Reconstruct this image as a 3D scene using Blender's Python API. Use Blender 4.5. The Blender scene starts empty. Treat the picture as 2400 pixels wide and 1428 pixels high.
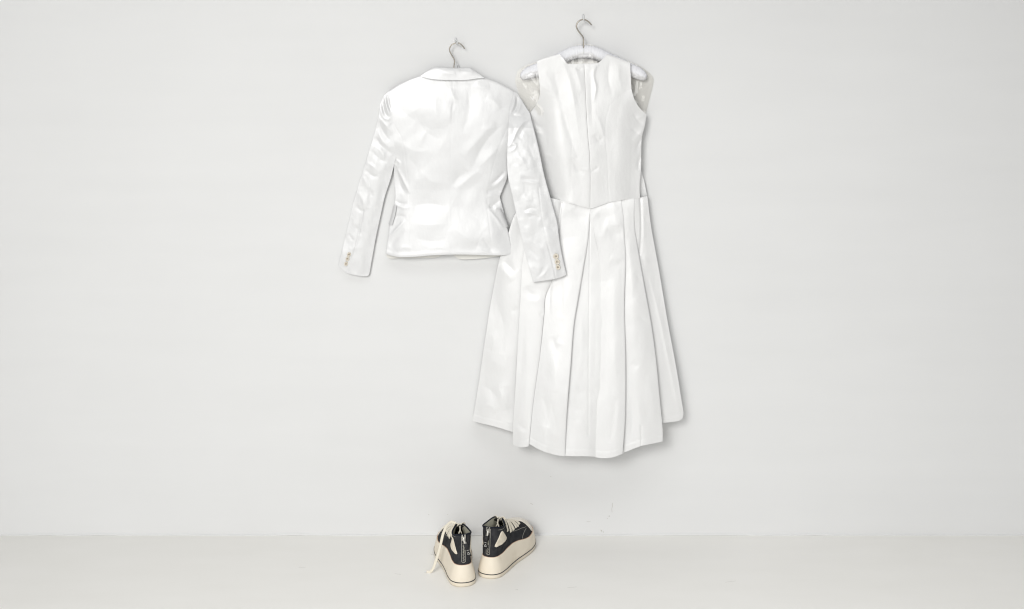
import bpy, bmesh, math, random
import numpy as np
from mathutils import Vector
from mathutils.bvhtree import BVHTree

scene = bpy.context.scene
R = math.radians
col = scene.collection

# ------------------------------------------------------------------ camera
# The wall is the plane y = 0, the floor z = 0; the camera stands 3.2 m off the wall.
CAM_D, CAM_H = 3.2, 1.2560
FPX = CAM_D * 2400 / 2.88
cam_d = bpy.data.cameras.new('camera')
cam = bpy.data.objects.new('camera', cam_d)
col.objects.link(cam)
cam.location = (0, -CAM_D, CAM_H)
cam.rotation_euler = (R(90), 0, 0)
cam_d.sensor_width = 36
cam_d.lens = 36 * FPX / 2400.0
cam_d.shift_y = -(714 - 208) / 2400.0
cam_d.clip_start = 0.05
cam_d.clip_end = 50
scene.camera = cam

# ------------------------------------------------------------------ light
world = bpy.data.worlds.new('World')
scene.world = world
world.use_nodes = True
bg = world.node_tree.nodes['Background']
bg.inputs['Color'].default_value = (0.97, 0.985, 1.0, 1)
bg.inputs['Strength'].default_value = 0.13


def area_light(name, loc, target, sx, sy, power, color):
    l = bpy.data.lights.new(name, 'AREA')
    l.shape = 'RECTANGLE'
    l.size, l.size_y = sx, sy
    l.energy = power
    l.color = color
    o = bpy.data.objects.new(name, l)
    col.objects.link(o)
    o.location = loc
    o.rotation_euler = (Vector(target) - Vector(loc)).to_track_quat('-Z', 'Y').to_euler()
    return o


area_light('key_softbox', (-1.7, -5.6, 3.2), (1.9, 0, 0.1), 1.6, 1.6, 158, (1.0, 0.99, 0.97))
area_light('front_softbox', (-0.75, -4.4, 1.55), (1.0, 0, 0.55), 3.3, 2.0, 92, (1.0, 0.993, 0.98))
cs = area_light('added_floor_fill', (0.25, -1.7, 3.1), (0.25, -1.5, 0.0), 3.4, 1.2, 21, (0.99, 0.993, 1.0))
cs.data.spread = R(95)   # added overhead fill; narrowed spread brightens mainly the floor

scene.view_settings.view_transform = 'Standard'
scene.view_settings.look = 'None'
scene.view_settings.exposure = -0.22
scene.view_settings.gamma = 1.0
scene.view_settings.use_curve_mapping = False
scene.cycles.filter_width = 1.15

# ------------------------------------------------------------------ materials


def new_mat(name):
    m = bpy.data.materials.new(name)
    m.use_nodes = True
    nt = m.node_tree
    return m, nt, nt.nodes['Principled BSDF']


def node(nt, kind, **kw):
    n = nt.nodes.new(kind)
    for k, v in kw.items():
        setattr(n, k, v)
    return n


def simple(name, rgb, rough=0.5, metal=0.0, spec=0.5, bump=None, vary=None):
    m, nt, b = new_mat(name)
    b.inputs['Base Color'].default_value = (*rgb, 1)
    b.inputs['Roughness'].default_value = rough
    b.inputs['Metallic'].default_value = metal
    b.inputs['Specular IOR Level'].default_value = spec
    tc = node(nt, 'ShaderNodeTexCoord')
    if bump:
        sc, st, di = bump
        mp = node(nt, 'ShaderNodeMapping')
        mp.inputs['Scale'].default_value = sc
        nt.links.new(tc.outputs['Object'], mp.inputs['Vector'])
        nz = node(nt, 'ShaderNodeTexNoise')
        nz.inputs['Scale'].default_value = 1
        nz.inputs['Detail'].default_value = 4
        nt.links.new(mp.outputs['Vector'], nz.inputs['Vector'])
        bp = node(nt, 'ShaderNodeBump')
        bp.inputs['Strength'].default_value = st
        bp.inputs['Distance'].default_value = di
        nt.links.new(nz.outputs['Fac'], bp.inputs['Height'])
        nt.links.new(bp.outputs['Normal'], b.inputs['Normal'])
    if vary:
        sc, rgb2, lo, hi = vary
        nz = node(nt, 'ShaderNodeTexNoise')
        nz.inputs['Scale'].default_value = sc
        nz.inputs['Detail'].default_value = 5
        nt.links.new(tc.outputs['Object'], nz.inputs['Vector'])
        rp = node(nt, 'ShaderNodeMapRange')
        rp.inputs['From Min'].default_value = lo
        rp.inputs['From Max'].default_value = hi
        nt.links.new(nz.outputs['Fac'], rp.inputs['Value'])
        mx = node(nt, 'ShaderNodeMix', data_type='RGBA')
        mx.inputs['A'].default_value = (*rgb, 1)
        mx.inputs['B'].default_value = (*rgb2, 1)
        nt.links.new(rp.outputs['Result'], mx.inputs['Factor'])
        nt.links.new(mx.outputs['Result'], b.inputs['Base Color'])
    return m


def satin(name, rgb):
    m, nt, b = new_mat(name)
    b.inputs['Base Color'].default_value = (*rgb, 1)
    b.inputs['Roughness'].default_value = 0.39
    b.inputs['Metallic'].default_value = 0.11
    b.inputs['Specular IOR Level'].default_value = 0.5
    b.inputs['Sheen Weight'].default_value = 0.10
    b.inputs['Sheen Roughness'].default_value = 0.4
    tc = node(nt, 'ShaderNodeTexCoord')
    mp = node(nt, 'ShaderNodeMapping')
    mp.inputs['Scale'].default_value = (900, 900, 90)
    nt.links.new(tc.outputs['Object'], mp.inputs['Vector'])
    nz = node(nt, 'ShaderNodeTexNoise')
    nz.inputs['Scale'].default_value = 1
    nz.inputs['Detail'].default_value = 3
    nt.links.new(mp.outputs['Vector'], nz.inputs['Vector'])
    bp = node(nt, 'ShaderNodeBump')
    bp.inputs['Strength'].default_value = 0.13
    bp.inputs['Distance'].default_value = 0.0006
    nt.links.new(nz.outputs['Fac'], bp.inputs['Height'])
    # broad, faint slub across the weave
    mp2 = node(nt, 'ShaderNodeMapping')
    mp2.inputs['Scale'].default_value = (70, 70, 28)
    nt.links.new(tc.outputs['Object'], mp2.inputs['Vector'])
    nz2 = node(nt, 'ShaderNodeTexNoise')
    nz2.inputs['Scale'].default_value = 1
    nz2.inputs['Detail'].default_value = 4
    nt.links.new(mp2.outputs['Vector'], nz2.inputs['Vector'])
    bp2 = node(nt, 'ShaderNodeBump')
    bp2.inputs['Strength'].default_value = 0.10
    bp2.inputs['Distance'].default_value = 0.004
    nt.links.new(nz2.outputs['Fac'], bp2.inputs['Height'])
    nt.links.new(bp.outputs['Normal'], bp2.inputs['Normal'])
    nt.links.new(bp2.outputs['Normal'], b.inputs['Normal'])
    return m


def wall_paint(name, rgb, rgb2, rough, streak):
    m, nt, b = new_mat(name)
    b.inputs['Roughness'].default_value = rough
    b.inputs['Specular IOR Level'].default_value = 0.3
    tc = node(nt, 'ShaderNodeTexCoord')
    nz = node(nt, 'ShaderNodeTexNoise')
    nz.inputs['Scale'].default_value = 2.2
    nz.inputs['Detail'].default_value = 6
    nt.links.new(tc.outputs['Object'], nz.inputs['Vector'])
    mp = node(nt, 'ShaderNodeMapping')
    mp.inputs['Scale'].default_value = streak
    nt.links.new(tc.outputs['Object'], mp.inputs['Vector'])
    nz2 = node(nt, 'ShaderNodeTexNoise')
    nz2.inputs['Scale'].default_value = 1
    nz2.inputs['Detail'].default_value = 6
    nt.links.new(mp.outputs['Vector'], nz2.inputs['Vector'])
    ad = node(nt, 'ShaderNodeMath', operation='ADD')
    nt.links.new(nz.outputs['Fac'], ad.inputs[0])
    nt.links.new(nz2.outputs['Fac'], ad.inputs[1])
    rp = node(nt, 'ShaderNodeMapRange')
    rp.inputs['From Min'].default_value = 0.6
    rp.inputs['From Max'].default_value = 1.4
    nt.links.new(ad.outputs[0], rp.inputs['Value'])
    mx = node(nt, 'ShaderNodeMix', data_type='RGBA')
    mx.inputs['A'].default_value = (*rgb, 1)
    mx.inputs['B'].default_value = (*rgb2, 1)
    nt.links.new(rp.outputs['Result'], mx.inputs['Factor'])
    nt.links.new(mx.outputs['Result'], b.inputs['Base Color'])
    bp = node(nt, 'ShaderNodeBump')
    bp.inputs['Strength'].default_value = 0.12
    bp.inputs['Distance'].default_value = 0.003
    nt.links.new(nz2.outputs['Fac'], bp.inputs['Height'])
    nt.links.new(bp.outputs['Normal'], b.inputs['Normal'])
    return m


def clear_plastic(name):
    m = bpy.data.materials.new(name)
    m.use_nodes = True
    nt = m.node_tree
    nt.nodes.clear()
    out = node(nt, 'ShaderNodeOutputMaterial')
    tr = node(nt, 'ShaderNodeBsdfTransparent')
    tr.inputs['Color'].default_value = (0.99, 0.985, 0.972, 1)
    gl = node(nt, 'ShaderNodeBsdfGlossy')
    gl.inputs['Roughness'].default_value = 0.06
    fr = node(nt, 'ShaderNodeLayerWeight')
    fr.inputs['Blend'].default_value = 0.5
    pw = node(nt, 'ShaderNodeMath', operation='POWER')
    pw.inputs[1].default_value = 4.0
    nt.links.new(fr.outputs['Facing'], pw.inputs[0])
    ml = node(nt, 'ShaderNodeMath', operation='MULTIPLY_ADD', use_clamp=True)
    ml.inputs[1].default_value = 0.6
    ml.inputs[2].default_value = 0.055
    nt.links.new(pw.outputs[0], ml.inputs[0])
    mx = node(nt, 'ShaderNodeMixShader')
    nt.links.new(ml.outputs[0], mx.inputs['Fac'])
    nt.links.new(tr.outputs[0], mx.inputs[1])
    nt.links.new(gl.outputs[0], mx.inputs[2])
    nt.links.new(mx.outputs[0], out.inputs['Surface'])
    return m


M = dict(
    wall=wall_paint('white_wall_paint', (0.715, 0.7185, 0.717), (0.745, 0.7485, 0.747), 0.6, (2.2, 2.2, 14)),
    floor=wall_paint('white_floor_paint', (0.80, 0.79, 0.755), (0.835, 0.825, 0.795), 0.45, (4, 14, 4)),
    satin=satin('white_satin', (0.730, 0.731, 0.728)),
    satin2=satin('white_satin_jacket', (0.690, 0.693, 0.695)),
    lining=simple('ivory_lining', (0.74, 0.73, 0.69), 0.45),
    button=simple('horn_button', (0.70, 0.655, 0.57), 0.35, vary=(220, (0.60, 0.54, 0.44), 0.4, 0.7)),
    thread=simple('brown_thread', (0.30, 0.24, 0.18), 0.8),
    steel=simple('brushed_steel', (0.34, 0.31, 0.27), 0.3, metal=1.0),
    pad=simple('lilac_white_padding', (0.83, 0.835, 0.865), 0.75, spec=0.2, bump=((1400, 1400, 300), 0.5, 0.001)),
    plastic=clear_plastic('clear_vinyl'),
    hookp=simple('white_plastic', (0.68, 0.69, 0.69), 0.3),
    rubber=simple('cream_rubber', (0.80, 0.725, 0.60), 0.5, spec=0.35, bump=((500, 500, 500), 0.15, 0.0005),
                  vary=(38, (0.73, 0.65, 0.52), 0.5, 0.8)),
    rand=simple('black_rubber_line', (0.02, 0.02, 0.022), 0.5),
    tan=simple('tan_glue_edge', (0.55, 0.36, 0.25), 0.7),
    canvas=simple('charcoal_canvas', (0.027, 0.028, 0.031), 0.9, spec=0.15, bump=((1800, 1800, 1800), 0.6, 0.0006),
                  vary=(70, (0.05, 0.05, 0.052), 0.45, 0.75)),
    binding=simple('navy_binding', (0.012, 0.014, 0.022), 0.85, spec=0.15),
    cap=simple('ivory_toe_rubber', (0.85, 0.80, 0.71), 0.45, spec=0.35, vary=(60, (0.79, 0.735, 0.64), 0.5, 0.8)),
    shoelining=simple('sage_canvas_lining', (0.46, 0.45, 0.37), 0.9, spec=0.1, bump=((1500, 1500, 1500), 0.5, 0.0005)),
    lace=simple('natural_cotton_lace', (0.77, 0.72, 0.61), 0.9, spec=0.1, bump=((2600, 2600, 2600), 0.7, 0.0006)),
    stitch=simple('grey_stitching', (0.34, 0.33, 0.30), 0.85, spec=0.1),
    zipmetal=simple('zip_metal', (0.62, 0.60, 0.55), 0.28, metal=0.9),
    tape=simple('black_woven_tape', (0.010, 0.010, 0.011), 0.7),
    mark=simple('white_print', (0.60, 0.59, 0.56), 0.7),
    scuff=simple('grey_scuff', (0.58, 0.57, 0.54), 0.9, spec=0.1),
)

# ------------------------------------------------------------------ helpers


def tag(o, label=None, cat=None, group=None, kind=None):
    if label: o['label'] = label
    if cat: o['category'] = cat
    if group: o['group'] = group
    if kind: o['kind'] = kind
    return o


def empty(name, loc, rz=0.0):
    o = bpy.data.objects.new(name, None)
    o.empty_display_size = 0.05
    col.objects.link(o)
    o.location = loc
    o.rotation_euler = (0, 0, rz)
    return o


def mesh_obj(name, verts, faces, mat, parent=None, smooth=True, local=False):
    """verts in world space unless local; a child's mesh is stored relative to its parent thing"""
    me = bpy.data.meshes.new(name)
    v = np.asarray(verts, dtype=np.float64)
    if parent is not None and not local:
        root = parent
        off = np.zeros(3)
        while root is not None:
            off += np.array(root.location)
            root = root.parent
        v = v - off
    me.from_pydata(v.tolist(), [], [tuple(int(i) for i in f) for f in faces])
    me.materials.append(mat)
    if smooth:
        me.polygons.foreach_set('use_smooth', [True] * len(me.polygons))
    me.update()
    o = bpy.data.objects.new(name, me)
    col.objects.link(o)
    if parent is not None:
        o.parent = parent
    return o


def P(px, py, t):
    """photograph position (on 2400x1428) and distance t in front of the wall -> world"""
    d = CAM_D - t
    x = (np.asarray(px, float) - 1200) * d / FPX
    z = CAM_H - (np.asarray(py, float) - 208) * d / FPX
    y = -np.asarray(t, float) + 0 * x
    return np.stack(np.broadcast_arrays(x, y, z), -1)


def catmull(pts, per=14, closed=False):
    p = np.asarray(pts, float)
    if len(p) == 2 and not closed:
        s = np.linspace(0, 1, per + 1)[:, None]
        return p[0] * (1 - s) + p[1] * s
    if closed:
        ext = np.vstack([p[-1], p, p[0], p[1]])
        n = len(p)
    else:
        ext = np.vstack([2 * p[0] - p[1], p, 2 * p[-1] - p[-2]])
        n = len(p) - 1
    out = []
    for i in range(n):
        a, b, c, d = ext[i:i + 4]
        # centripetal tangents keep sharp turns from overshooting
        ta = max(np.linalg.norm(b - a), 1e-9) ** .5
        tb = max(np.linalg.norm(c - b), 1e-9) ** .5
        tc = max(np.linalg.norm(d - c), 1e-9) ** .5
        m1 = (c - b) + tb * ((b - a) / ta - (c - a) / (ta + tb))
        m2 = (c - b) + tb * ((d - c) / tc - (d - b) / (tb + tc))
        s = np.linspace(0, 1, per, endpoint=False)[:, None]
        out.append((2 * s**3 - 3 * s**2 + 1) * b + (s**3 - 2 * s**2 + s) * m1 + (-2 * s**3 + 3 * s**2) * c + (s**3 - s**2) * m2)
    out = np.vstack(out)
    if not closed:
        out = np.vstack([out, p[-1]])
    return out


def length(c):
    return float(np.sum(np.linalg.norm(np.diff(c, axis=0), axis=1)))


def resample(c, n):
    d = np.r_[0, np.cumsum(np.linalg.norm(np.diff(c, axis=0), axis=1))]
    if d[-1] < 1e-6:
        return np.repeat(c[:1], n, axis=0)
    s = np.linspace(0, d[-1], n)
    return np.stack([np.interp(s, d, c[:, k]) for k in range(c.shape[1])], -1)


def poly(*segs):
    """joins smooth pieces with a hard corner between them"""
    out = None
    for s in segs:
        c = catmull(s)
        out = c if out is None else np.vstack([out, c[1:] if np.allclose(out[-1], c[0]) else c])
    return out


rng = np.random.default_rng(7)
TAB = rng.random((64, 256, 256))


def vnoise(x, y, seed=0):
    T = TAB[seed % 64]
    xi, yi = np.floor(x).astype(int), np.floor(y).astype(int)
    fx, fy = x - xi, y - yi
    fx = fx**3 * (fx * (fx * 6 - 15) + 10)
    fy = fy**3 * (fy * (fy * 6 - 15) + 10)
    g = lambda a, b: T[a & 255, b & 255]
    return (g(xi, yi) * (1 - fx) * (1 - fy) + g(xi + 1, yi) * fx * (1 - fy)
            + g(xi, yi + 1) * (1 - fx) * fy + g(xi + 1, yi + 1) * fx * fy) * 2 - 1


def pdist(px, py, pts):
    """distance to a polyline, position along it (0..1) and side"""
    p = np.asarray(pts, float)
    seg = np.linalg.norm(np.diff(p, axis=0), axis=1)
    cum = np.r_[0, np.cumsum(seg)]
    best = np.full(px.shape, 1e18)
    s = np.zeros(px.shape)
    side = np.zeros(px.shape)
    for i in range(len(p) - 1):
        dx, dy = p[i + 1] - p[i]
        l2 = dx * dx + dy * dy + 1e-12
        k = np.clip(((px - p[i, 0]) * dx + (py - p[i, 1]) * dy) / l2, 0, 1)
        qx, qy = px - (p[i, 0] + k * dx), py - (p[i, 1] + k * dy)
        d2 = qx * qx + qy * qy
        m = d2 < best
        best = np.where(m, d2, best)
        s = np.where(m, (cum[i] + k * seg[i]) / cum[-1], s)
        side = np.where(m, np.sign(dx * qy - dy * qx), side)
    return np.sqrt(best), s, side


def strokes(px, py, lst):
    """each stroke: (points, width px, height mm, mode) -> metres.
    mode 'f' fades at both ends, 'c' constant, 'i' starts full and fades out;
    a pair of widths makes one flank steeper than the other"""
    out = np.zeros(px.shape)
    for st in lst:
        pts, w, a = st[:3]
        mode = st[3] if len(st) > 3 else 'f'
        c = resample(catmull(pts, 6), 10) if len(pts) > 2 else np.asarray(pts, float)
        d, s, side = pdist(px, py, c)
        if isinstance(w, tuple):
            w = np.where(side > 0, w[1], w[0])
        if np.max(w) > 3.2 and mode != 'c':      # a crease with a fairly sharp crest and long flanks
            e = .75 * np.exp(-(np.sqrt(d * d + 1.7) - 1.3) / (.85 * w)) + .25 * np.exp(-(d / w) ** 2)
        else:                                     # a seam or a fine line
            e = np.exp(-(d / w) ** 2)
        if mode == 'f':
            e = e * np.sin(np.pi * np.clip(s, 0, 1)) ** .7
        elif mode == 'i':
            e = e * (1 - s) ** .8
        out += e * a * .001
    return out


def roll(d, r):
    k = np.clip(d / r, 0, 1)
    return np.sqrt(1 - (1 - k) ** 2)


def smooth01(x):
    x = np.clip(x, 0, 1)
    return x * x * (3 - 2 * x)


def panel(name, parent, top, bottom, left, right, depth, mat, step=1.7, rim=0.003, sides=None, label=None):
    """a piece of cloth between four boundary curves of the photograph (Coons patch), put at its
    depth; its border is turned back by rim (sides: left/right/top/bottom may give the depth to turn to)"""
    T, B, L, Rr = [np.asarray(c, float) for c in (top, bottom, left, right)]
    nu = max(6, int(max(length(T), length(B)) / step))
    nv = max(6, int(max(length(L), length(Rr)) / step))
    T, B, L, Rr = resample(T, nu), resample(B, nu), resample(L, nv), resample(Rr, nv)
    u = np.linspace(0, 1, nu)[None, :, None]
    v = np.linspace(0, 1, nv)[:, None, None]
    c = ((1 - v) * T[None] + v * B[None] + (1 - u) * L[:, None] + u * Rr[:, None]
         - ((1 - u) * (1 - v) * T[0] + u * (1 - v) * T[-1] + (1 - u) * v * B[0] + u * v * B[-1]))
    px, py = c[..., 0], c[..., 1]
    U = np.broadcast_to(u[..., 0], px.shape)
    V = np.broadcast_to(v[..., 0], px.shape)
    t = depth(U, V, px, py)
    w = P(px, py, t).reshape(-1, 3)
    idx = np.arange(nu * nv).reshape(nv, nu)
    faces = np.stack([idx[:-1, :-1], idx[1:, :-1], idx[1:, 1:], idx[:-1, 1:]], -1).reshape(-1, 4).tolist()
    sides = sides or {}
    verts = [w]
    n = len(w)
    for key, ring in (('top', idx[0, :]), ('bottom', idx[-1, ::-1]), ('left', idx[::-1, 0]), ('right', idx[:, -1])):
        back = w[ring].copy()
        tb = sides.get(key)
        for k in (0.0, 0.5, 1.0):
            b2 = back.copy()
            if tb is None:
                b2[:, 1] += rim * k
            else:
                b2[:, 1] += np.maximum(-tb - back[:, 1], 0.001) * k
            verts.append(b2)
        r1 = n + np.arange(len(ring))
        r2, r3 = r1 + len(ring), r1 + 2 * len(ring)
        n += 3 * len(ring)
        for a, b in ((r1, r2), (r2, r3)):
            for i in range(len(ring) - 1):
                faces.append((a[i], a[i + 1], b[i + 1], b[i]))
    o = mesh_obj(name, np.vstack(verts), faces, mat, parent)
    if label: o['label'] = label
    return o


def tube(pts, r, n=8, flat=1.0, up=None, caps=True):
    """round or flattened tube; r may be a list; returns verts, faces"""
    p = np.asarray(pts, float)
    m = len(p)
    r = np.broadcast_to(np.asarray(r, float), (m,))
    tan = np.gradient(p, axis=0)
    tan /= np.linalg.norm(tan, axis=1)[:, None] + 1e-12
    verts, faces = [], []
    nrm = None
    for i in range(m):
        if up is not None:
            nn = np.asarray(up[i] if np.ndim(up) == 2 else up, float)
        elif nrm is None:
            nn = np.array([0, 0, 1.]) if abs(tan[i][2]) < .9 else np.array([1., 0, 0])
        else:
            nn = nrm
        nn = nn - tan[i] * np.dot(nn, tan[i])
        nn /= np.linalg.norm(nn) + 1e-12
        nrm = nn
        bb = np.cross(tan[i], nn)
        for k in range(n):
            a = 2 * math.pi * k / n
            verts.append(p[i] + r[i] * (math.cos(a) * bb + math.sin(a) * nn * flat))
    for i in range(m - 1):
        for k in range(n):
            faces.append((i * n + k, i * n + (k + 1) % n, (i + 1) * n + (k + 1) % n, (i + 1) * n + k))
    if caps:
        faces.append(tuple(range(n - 1, -1, -1)))
        faces.append(tuple((m - 1) * n + k for k in range(n)))
    return np.array(verts), faces


def join(parts):
    vs, fs, n = [], [], 0
    for v, f in parts:
        vs.append(np.asarray(v))
        fs += [tuple(i + n for i in q) for q in f]
        n += len(v)
    return np.vstack(vs), fs


def box(c, s, rot=None):
    c, s = np.array(c, float), np.array(s, float) / 2
    v = np.array([(x, y, z) for x in (-1, 1) for y in (-1, 1) for z in (-1, 1)]) * s
    if rot is not None:
        v = v @ np.array(rot).T
    f = [(0, 1, 3, 2), (4, 6, 7, 5), (0, 4, 5, 1), (2, 3, 7, 6), (0, 2, 6, 4), (1, 5, 7, 3)]
    return v + c, f


# ------------------------------------------------------------------ the setting: wall and floor


def sheet(name, corners, mat, n=24):
    a, b, c, d = [np.array(q, float) for q in corners]
    vs = []
    for j in range(n + 1):
        for i in range(n + 1):
            u, v = i / n, j / n
            vs.append((a * (1 - u) + b * u) * (1 - v) + (d * (1 - u) + c * u) * v)
    fs = [(j * (n + 1) + i, j * (n + 1) + i + 1, (j + 1) * (n + 1) + i + 1, (j + 1) * (n + 1) + i) for j in range(n) for i in range(n)]
    o = mesh_obj(name, vs, fs, mat)
    return o


wall = tag(sheet('wall', [(-3.2, 0, 0), (3.2, 0, 0), (3.2, 0, 3.0), (-3.2, 0, 3.0)], M['wall']), kind='structure')
floor = tag(sheet('floor', [(-3.2, -5, 0), (3.2, -5, 0), (3.2, 0.0, 0), (-3.2, 0.0, 0)], M['floor']), kind='structure')
# the thick paint bead along the foot of the wall
bx = np.linspace(-3.2, 3.2, 260)
bead_path = np.stack([bx, -0.0006 - 0.0008 * vnoise(bx * 9, bx * 0 + .5, 3), 0.0012 + 0.0010 * vnoise(bx * 13, bx * 0 + .2, 4)], -1)
v_, f_ = tube(bead_path, 0.0026, 8)
mesh_obj('paint_bead', v_, f_, M['wall'], wall)
for pts, r in (([(1436, 1179), (1435.5, 1186), (1434, 1193), (1434.5, 1201)], 0.00062), ([(1427, 1209), (1428.5, 1211)], 0.0014),
               ([(1423, 1215), (1424, 1216)], 0.0008), ([(1408, 1242), (1411, 1246)], 0.0013), ([(1414, 1246), (1415, 1249)], 0.0007),
               ([(1243, 1180), (1247, 1181.5), (1249, 1183)], 0.0007), ([(1290, 1117), (1292, 1118)], 0.0008),
               ([(1004, 1206), (1006, 1207)], 0.0008), ([(1048, 1206), (1050, 1206.5)], 0.0006), ([(1375, 1223), (1384, 1222)], 0.0004)):
    c = catmull(pts, 5)
    v_, f_ = tube(P(c[:, 0], c[:, 1], 0.0002), r, 6, flat=0.25, up=(0, 1, 0))
    mesh_obj('scuff', v_, f_, M['scuff'], wall)
for pts, r in (([(1010, 1300), (1020, 1299)], 0.0007), ([(925, 1345), (940, 1347)], 0.0006), ([(1330, 1378), (1352, 1376)], 0.0006),
               ([(1208, 1383), (1214, 1382)], 0.0008), ([(700, 1330), (716, 1331)], 0.0005), ([(1700, 1365), (1725, 1362)], 0.0005)):
    c = catmull(pts, 5)
    d = FPX * CAM_H / (c[:, 1] - 208)
    v_, f_ = tube(np.stack([(c[:, 0] - 1200) * d / FPX, d - CAM_D, 0 * d + .0002], -1), r, 6, flat=0.25, up=(0, 0, 1))
    mesh_obj('scuff', v_, f_, M['scuff'], floor)

# ------------------------------------------------------------------ wall hooks and hangers


def wall_hook(px, py, lean, label):
    root = empty('wall_hook', tuple(P(px, py, 0.0)))
    tag(root, label, 'hook', 'small white hooks on the wall')
    a = P(px, py, 0.0)
    # mounting plate, peg and upturned lip
    pl = [(0.0038 * math.cos(k * math.pi / 8), 0, 0.0065 * math.sin(k * math.pi / 8)) for k in range(16)]
    v = [a + np.array(q) + np.array([0, -0.0005, 0.004]) for q in pl] + [a + np.array(q) * .85 + np.array([0, -0.003, 0.004]) for q in pl]
    f = [(k, (k + 1) % 16, 16 + (k + 1) % 16, 16 + k) for k in range(16)] + [tuple(range(16, 32))]
    mesh_obj('plate', v, f, M['hookp'], root)
    path = np.array([P(px - lean * .2, py - 1, 0.002), P(px, py + 2, 0.012), P(px + lean * .5, py + 5, 0.024), P(px + lean * .8, py + 6, 0.033),
                     P(px + lean, py + 1, 0.038), P(px + lean * .9, py - 4, 0.039)])
    v, f = tube(catmull(path, 5), 0.0020, 8)
    mesh_obj('peg', v, f, M['hookp'], root)


wall_hook(1068, 97, 4, 'small white hook holding the jacket hanger')
wall_hook(1367, 42, 1.5, 'small white hook holding the padded dress hanger')

jh = tag(empty('clothes_hanger', tuple(P(1064, 160, 0.03))), 'steel wire hook of the hanger inside the white jacket', 'hanger')
c = catmull([(1063.2, 168), (1063.8, 156), (1065, 141.6), (1060, 132), (1054.5, 121), (1053.8, 113.6), (1058, 106), (1066, 101.8), (1073.4, 100.8), (1080.4, 104), (1085, 109), (1089, 115)], 8)
v_, f_ = tube(P(c[:, 0], c[:, 1], 0.022), 0.00165, 10)
mesh_obj('hook', v_, f_, M['steel'], jh)
c = catmull([(940, 222), (985, 204), (1030, 184), (1063, 172), (1100, 184), (1140, 204), (1178, 222)], 8)
v_, f_ = tube(P(c[:, 0], c[:, 1], 0.0075), 0.0045, 10)
mesh_obj('shoulder_bar', v_, f_, M['hookp'], jh)

dh = tag(empty('padded_hanger', tuple(P(1367, 120, 0.027))), 'white quilted padded hanger with steel hook inside the sleeveless dress', 'hanger')
c = catmull([(1367.3, 112), (1367.3, 100), (1366.6, 88.6), (1361, 80), (1354.7, 72), (1350.8, 61), (1354.7, 51.8), (1362, 47), (1370, 46.2), (1376, 49), (1381, 52.6), (1386.5, 59)], 8)
v_, f_ = tube(P(c[:, 0], c[:, 1], 0.030), 0.0019, 10)
mesh_obj('hook', v_, f_, M['steel'], dh)
for pts in ([(1367, 121), (1345, 124), (1318, 136), (1290, 150), (1262, 163), (1238, 172), (1220, 182)],
            [(1367, 121), (1392, 124), (1420, 136), (1450, 150), (1478, 164), (1500, 174), (1515, 184)]):
    c = resample(catmull(pts, 10), 130)
    s = np.linspace(0, 1, len(c))
    # gathered sleeve of padding: ring after ring of small puckers
    rr = 0.0146 * np.sqrt(np.clip(1 - ((s - .0) / 1.0) ** 14, 0.02, 1)) * (1 + 0.022 * np.sin(s * 190 + 3 * np.sin(s * 23)) + 0.016 * rng.standard_normal(len(c)))
    rr[0] *= .9
    v, f = tube(P(c[:, 0], c[:, 1], 0.0185), rr, 28)
    v = v.reshape(len(c), 28, 3)
    c3 = P(c[:, 0], c[:, 1], 0.0185)[:, None]
    v = c3 + (v - c3) * np.array([1, 1, 1.28])
    v += (rng.standard_normal(v.shape) * 0.00035)
    mesh_obj('padded_arm', v.reshape(-1, 3), f, M['pad'], dh)
v_, f_ = tube(P(np.array([1366.0, 1367.2, 1368.4]), np.array([121., 121, 121]), 0.0185), 0.0152, 28)
mesh_obj('joining_band', v_, f_, M['hookp'], dh)

# clear vinyl cover over the padded hanger
cv = tag(empty('clear_cover', tuple(P(1367, 120, 0.02))), 'clear vinyl shoulder cover over the padded hanger', 'cover')
cv_top = poly([(1213, 167), (1229, 155), (1257, 145), (1310, 125), (1350, 106), (1367, 103), (1390, 106), (1423, 125), (1477, 145), (1504, 158), (1520, 169), (1529, 178)])
cv_l = poly([(1213, 167), (1207.6, 186.7), (1210, 203), (1219, 226), (1230, 245), (1244, 268)])
cv_r = poly([(1529, 178), (1532, 186), (1529, 206), (1521, 236), (1514, 266)])
cv_b = poly([(1244, 268), (1380, 280), (1514, 266)])
cv_out = resample(np.vstack([cv_l[::-1], cv_top, cv_r]), 70)
CV_W = [([(1216, 185), (1232, 210), (1244, 240)], (2.0, 3.5), 4), ([(1230, 178), (1248, 196), (1264, 216)], (1.6, 2.5), 4),
        ([(1222, 215), (1238, 214), (1250, 224)], 2.2, 2.5), ([(1213, 205), (1226, 232), (1243, 262)], (1.5, 2.5), 3.5), ([(1235, 190), (1243, 215), (1252, 236)], 3, -2.5),
        ([(1529, 192), (1520, 214), (1513, 250)], (2, 3.5), 4.5), ([(1513, 196), (1509, 206), (1503, 212)], (1.7, 3), 3.5), ([(1512, 232), (1506, 250), (1503, 258)], 1.8, 3),
        ([(1503, 200), (1505, 206), (1500, 210)], 2, 2.5), ([(1360, 148), (1378, 136), (1392, 128)], 1.8, 2.2), ([(1390, 120), (1384, 128), (1390, 132)], 2, 1.6), ([(1518, 224), (1512, 240), (1509, 262)], 1.6, 3),
        ([(1490, 178), (1500, 186), (1512, 184)], 3, 2)]


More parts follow.
